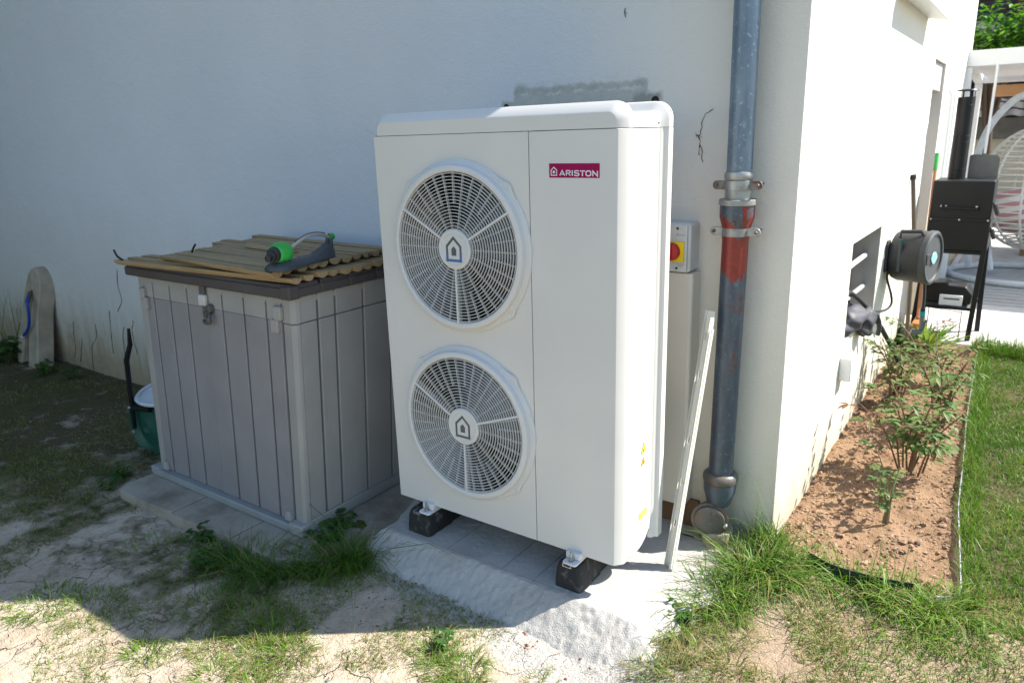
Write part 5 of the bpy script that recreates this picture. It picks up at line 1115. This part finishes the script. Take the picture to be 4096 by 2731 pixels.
# leafy plants
def leaf_set(L, base, d, up, n_seg=4, wd=.3, fold=.15, curl=.4):
    """one leaf as quad strip; returns verts"""
    d = d.normalized(); sd = d.cross(up).normalized() if d.cross(up).length > 1e-3 else Vector((1, 0, 0)); nn = sd.cross(d)
    V = []
    for k in range(n_seg + 1):
        t = k / n_seg; w_ = L * wd * (math.sin(math.pi * min(1, t * .92 + .06)) ** .8) * .5; c = base + d * (L * t) - up * (curl * L * t * t * .5)
        V += [c - sd * w_ + nn * fold * w_, c, c + sd * w_ + nn * fold * w_]
    return V
def leafy(name, label, cat, base, stems, mat, stemmat, group=None, leaf=.05, wd=.34, spread=.25, height=.5, leaves=14, r0=.005, compound=True, dryness=.1):
    r = thing(name, label, cat, base, group); ms = MB(); V, F, T = [], [], []
    for s in range(stems):
        a = random.uniform(0, 2 * math.pi); b = Vector(base) + Vector((math.cos(a), math.sin(a), 0)) * random.uniform(0, spread * .22); h = height * random.uniform(.6, 1.05)
        tip = b + Vector((math.cos(a) * spread * random.uniform(.3, 1), math.sin(a) * spread * random.uniform(.3, 1), h)); mid = (b + tip) / 2 + Vector((-math.cos(a) * .02, -math.sin(a) * .02, h * .1))
        P = spline([b, mid, tip], 6); ms.tube(P, [r0 * (1 - .6 * i / len(P)) for i in range(len(P))], 6)
        for k in range(leaves):
            t = .28 + .72 * (k + random.random()) / leaves; q = P[min(len(P) - 1, int(t * (len(P) - 1)))]; la = random.uniform(0, 2 * math.pi); tt_ = random.random(); dd = 1. if random.random() < dryness else random.uniform(0, .25)
            dirv = Vector((math.cos(la), math.sin(la), random.uniform(-.1, .75)))
            if compound:
                pe = q + dirv.normalized() * leaf * random.uniform(.8, 1.5); ms.tube([q, (q + pe) / 2 + Vector((0, 0, .004)), pe], r0 * .28, 4)
                subs = [(pe, la, 1.), (pe, la + .75, .85), (pe, la - .75, .85), ((q + pe) / 2, la + 1.1, .7), ((q + pe) / 2, la - 1.1, .7)]
            else: subs = [(q, la, 1.)]
            for (pb, an, sc2) in subs:
                dv = Vector((math.cos(an), math.sin(an), random.uniform(-.25, .45))); vs_ = leaf_set(leaf * sc2 * random.uniform(.8, 1.25), pb, dv, Vector((0, 0, 1)), 4, wd, .25, random.uniform(.1, .8)); n0 = len(V); V += vs_
                for j in range(4):
                    for i in (0, 1): F.append((n0 + j * 3 + i, n0 + j * 3 + i + 1, n0 + j * 3 + i + 4, n0 + j * 3 + i + 3))
                T += [(min(1, max(0, tt_ + random.uniform(-.1, .1))), dd)] * len(vs_)
    ms.build('stem', stemmat, r); flat_mesh('leaves', np.array(V), np.array(F), np.array(T), mat, parent=r); return r
pg = 'young peony bushes in the flower bed'
leafy('peony_bush', 'dense red stemmed peony in the middle of the flower bed', 'peony', (1.70, 1.52, .04), 12, 'peony', 'redstem', pg, .054, .38, .27, .40, 8, .005)
leafy('peony_bush', 'peony behind the middle one nearer the lawn edge', 'peony', (1.76, 2.15, .05), 9, 'peony', 'redstem', pg, .054, .36, .24, .40, 8, .005)
leafy('peony_bush', 'peony growing under the thick black hose near the wall', 'peony', (1.52, 2.35, .06), 7, 'peony', 'redstem', pg, .056, .36, .20, .36, 8, .005)
leafy('peony_bush', 'farthest peony close to the spiky plant', 'peony', (1.66, 2.85, .07), 7, 'peony', 'redstem', pg, .056, .36, .24, .34, 8, .005)
leafy('rose_bush', 'small pruned rose with few leaves at the front of the flower bed', 'rose', (1.695, .985, .025), 4, 'peony', 'greenstem', None, .028, .6, .07, .22, 3, .0065, True, 0)
leafy('rose_bush', 'young rose shoot just behind the pruned rose', 'rose', (1.66, 1.16, .025), 3, 'peony', 'greenstem', None, .03, .55, .09, .26, 4, .004, True, .1)
def yucca():
    b = Vector((1.55, 3.42, .085)); r = thing('spiky_plant', 'bright green spiky leaved plant beside the patio edge', 'plant', tuple(b)); V, F, T = [], [], []
    for k in range(70):
        a = random.uniform(0, 2 * math.pi); el = random.uniform(.25, 1.4); dv = Vector((math.cos(a) * math.cos(el), math.sin(a) * math.cos(el), math.sin(el))); vs_ = leaf_set(random.uniform(.18, .34), b, dv, Vector((0, 0, 1)), 4, .085, .5, random.uniform(.1, .7)); n0 = len(V); V += vs_
        for j in range(4):
            for i in (0, 1): F.append((n0 + j * 3 + i, n0 + j * 3 + i + 1, n0 + j * 3 + i + 4, n0 + j * 3 + i + 3))
        T += [(random.random(), 0 if random.random() < .85 else .6)] * len(vs_)
    flat_mesh('leaves', np.array(V), np.array(F), np.array(T), 'yucca', parent=r)
    m = MB(); m.tube([b - Vector((0, 0, .04)), b + Vector((0, 0, .03))], .02, 8); m.build('stem', 'greenstem', r)
yucca()
wg = 'broad leaved weeds in the soil'
for (x, y, s, n, lab) in ((-.24, -.10, .038, 3, 'tall broad leaved weed between storage box and heat pump'), (-.24, -.20, .035, 4, 'low weed right of the storage box corner'), (-1.66, -.34, .03, 4, 'green weed at the left end of the paving slab'), (-1.60, -.44, .022, 3, 'small weed in front of the left end of the paving slab'),
                       (-.74, -.49, .03, 4, 'clover like weed at the slab edge left of the long grass'), (-.55, -.58, .028, 5, 'clover patch in front of the long grass'), (-4.85, .36, .075, 7, 'dark leafy bush left of the stone arch'), (-4.2, .38, .04, 4, 'leafy weed right of the stone arch foot'), (-3.9, .44, .035, 3, 'weed at the wall foot under the dark crooked creeper stem'),
                       (1.21, .06, .022, 6, 'round leaved weed at the left edge of the long grass by the pad'), (.57, -.42, .02, 3, 'tiny weed in the sunlit soil in front of the pad')):
    leafy('weed', lab, 'weed', (x, y, float(H(x, y)) - .005), n, 'weed', 'greenstem', wg, s, .7, s * 1.6, s * 2.6, 5, .002, True, .05)
g = Grass(); clump(g, -5.0, .45, 26, .62, .15, .28, .2, .3, .008); g.build('tall_grass', kind='stuff', label='thin tall grass stems left of the stone arch', cat='grass')

# edging strip of the bed
ed = thing('bed_edging', 'dark green and grey edging strip around the flower bed', 'garden edging', (1.9, 1.5, .02))
def strip(P, mt, z0=-.03, z1=.045):
    m = MB(); Q = spline([(a, b, 0) for a, b in P], 6); m.loft([[(q.x, q.y, float(H0(q.x, q.y)) + z0), (q.x, q.y, float(H0(q.x, q.y)) + z1), (q.x + .004, q.y - .003, float(H0(q.x, q.y)) + z1), (q.x + .004, q.y - .003, float(H0(q.x, q.y)) + z0)] for q in Q]); m.build('edging_band', mt, ed)
strip([(1.50, .545), (1.60, .505), (1.74, .51), (1.84, .53)], 'edge', -.03, .05); strip([(1.84, .53), (1.93, .56), (1.97, .62), (1.967, .72), (1.93, 1.1), (1.915, 1.25)], 'edgegrey', -.02, .014); strip([(1.915, 1.25), (1.888, 1.88), (1.87, 2.2), (1.854, 2.7), (1.83, 3.6)], 'edgegrey', -.02, .018)

# tree over the outbuilding
def tree(base, h, rad, n, label, name='tree'):
    r = thing(name, label, 'tree', base); m = MB(); b = Vector(base); top = b + Vector((0, 0, h)); m.tube([b, b + Vector((.05, 0, h * .4)), top], [.09, .07, .03], 8)
    cl = []
    for k in range(26):
        d = Vector((random.gauss(0, 1), random.gauss(0, 1), random.gauss(0, .8))).normalized() * random.uniform(.3, 1); c = top + Vector((d.x * rad[0], d.y * rad[1], d.z * rad[2])); cl.append((c, random.uniform(.16, .34))); m.tube([b + Vector((.03, 0, h * random.uniform(.4, .9))), (top + c) / 2, c], [.03, .018, .006], 5)
    m.build('trunk', 'bark', r); V, F, T = [], [], []
    for c, cr in cl:
        for k in range(n):
            d = Vector((random.gauss(0, 1), random.gauss(0, 1), random.gauss(0, 1))).normalized() * cr * random.uniform(.5, 1.2) ; a = random.uniform(0, 6.28); dv = Vector((math.cos(a), math.sin(a), random.uniform(-.6, .4))); vs_ = leaf_set(random.uniform(.07, .12), c + d, dv, Vector((random.uniform(-.4, .4), random.uniform(-.4, .4), 1)).normalized(), 2, .55, .2, .3); n0 = len(V); V += vs_
            for j in range(2):
                for i in (0, 1): F.append((n0 + j * 3 + i, n0 + j * 3 + i + 1, n0 + j * 3 + i + 4, n0 + j * 3 + i + 3))
            T += [(random.random(), .3 if random.random() < .2 else 0)] * len(vs_)
    flat_mesh('crown', np.array(V), np.array(F), np.array(T), 'foliage', parent=r)
tree((1.30, 10.9, 0), 2.58, (.70, .5, .40), 90, 'bright green leafy tree between pergola and neighbour house')

def shade_hedge():  # unseen, added to block sky light so the left wall darkens
    r = thing('shade_hedge', 'added tall leafy screen out of view, blocking sky light from the left wall', 'shade_hedge', (-6.3, -3, -.15)); x0 = -5.8
    m = MB()
    for k in range(9): m.tube([(-6.4, .2 - k * .75, -.3), (-6.38, .2 - k * .75, 2.5), (-6.42, .2 - k * .75, 5.2)], [.09, .07, .02], 8)
    m.build('trunk', 'bark', r)
    def leaves(n, run, horiz, hh):
        t = rng.uniform(*run, n); z = rng.uniform(-.12, hh, n); dep = np.abs(rng.normal(0, .22, n)); off = -dep + .22 * (fbm(t, z, 1.6, 3) - .6)
        L = rng.uniform(.09, .19, n); a = rng.uniform(-1.2, 1.2, n) + (math.pi / 2 if horiz else 0); el = rng.uniform(-.9, .5, n); d = np.stack([np.cos(a) * np.cos(el), np.sin(a) * np.cos(el), np.sin(el)], -1)
        up = rng.normal(0, 1, (n, 3)); up[:, 1 if horiz else 0] += 1.2; s_ = np.cross(d, up); s_ /= np.linalg.norm(s_, axis=1)[:, None]
        B_ = np.stack([t, -6.2 + off, z], -1) if horiz else np.stack([x0 + off, t, z], -1); w_ = (L * .28)[:, None]
        V = np.stack([B_, B_ + d * L[:, None] * .5 + s_ * w_, B_ + d * L[:, None], B_ + d * L[:, None] * .5 - s_ * w_], 1).reshape(-1, 3)
        F = np.arange(n * 4).reshape(n, 4); T = np.repeat(np.stack([rng.random(n), (rng.random(n) < .1) * .5], -1), 4, 0)
        return flat_mesh('crown', V, F, T, 'weed', parent=r)
    leaves(26000, (-6.2, .55), False, 5.6)
    m = MB(); m.box((-6.75, -6.4, 0), (-6.15, .5, 5.4)); m.build('inner_foliage', 'shade_hedge_core', r, smooth=0)
shade_hedge()
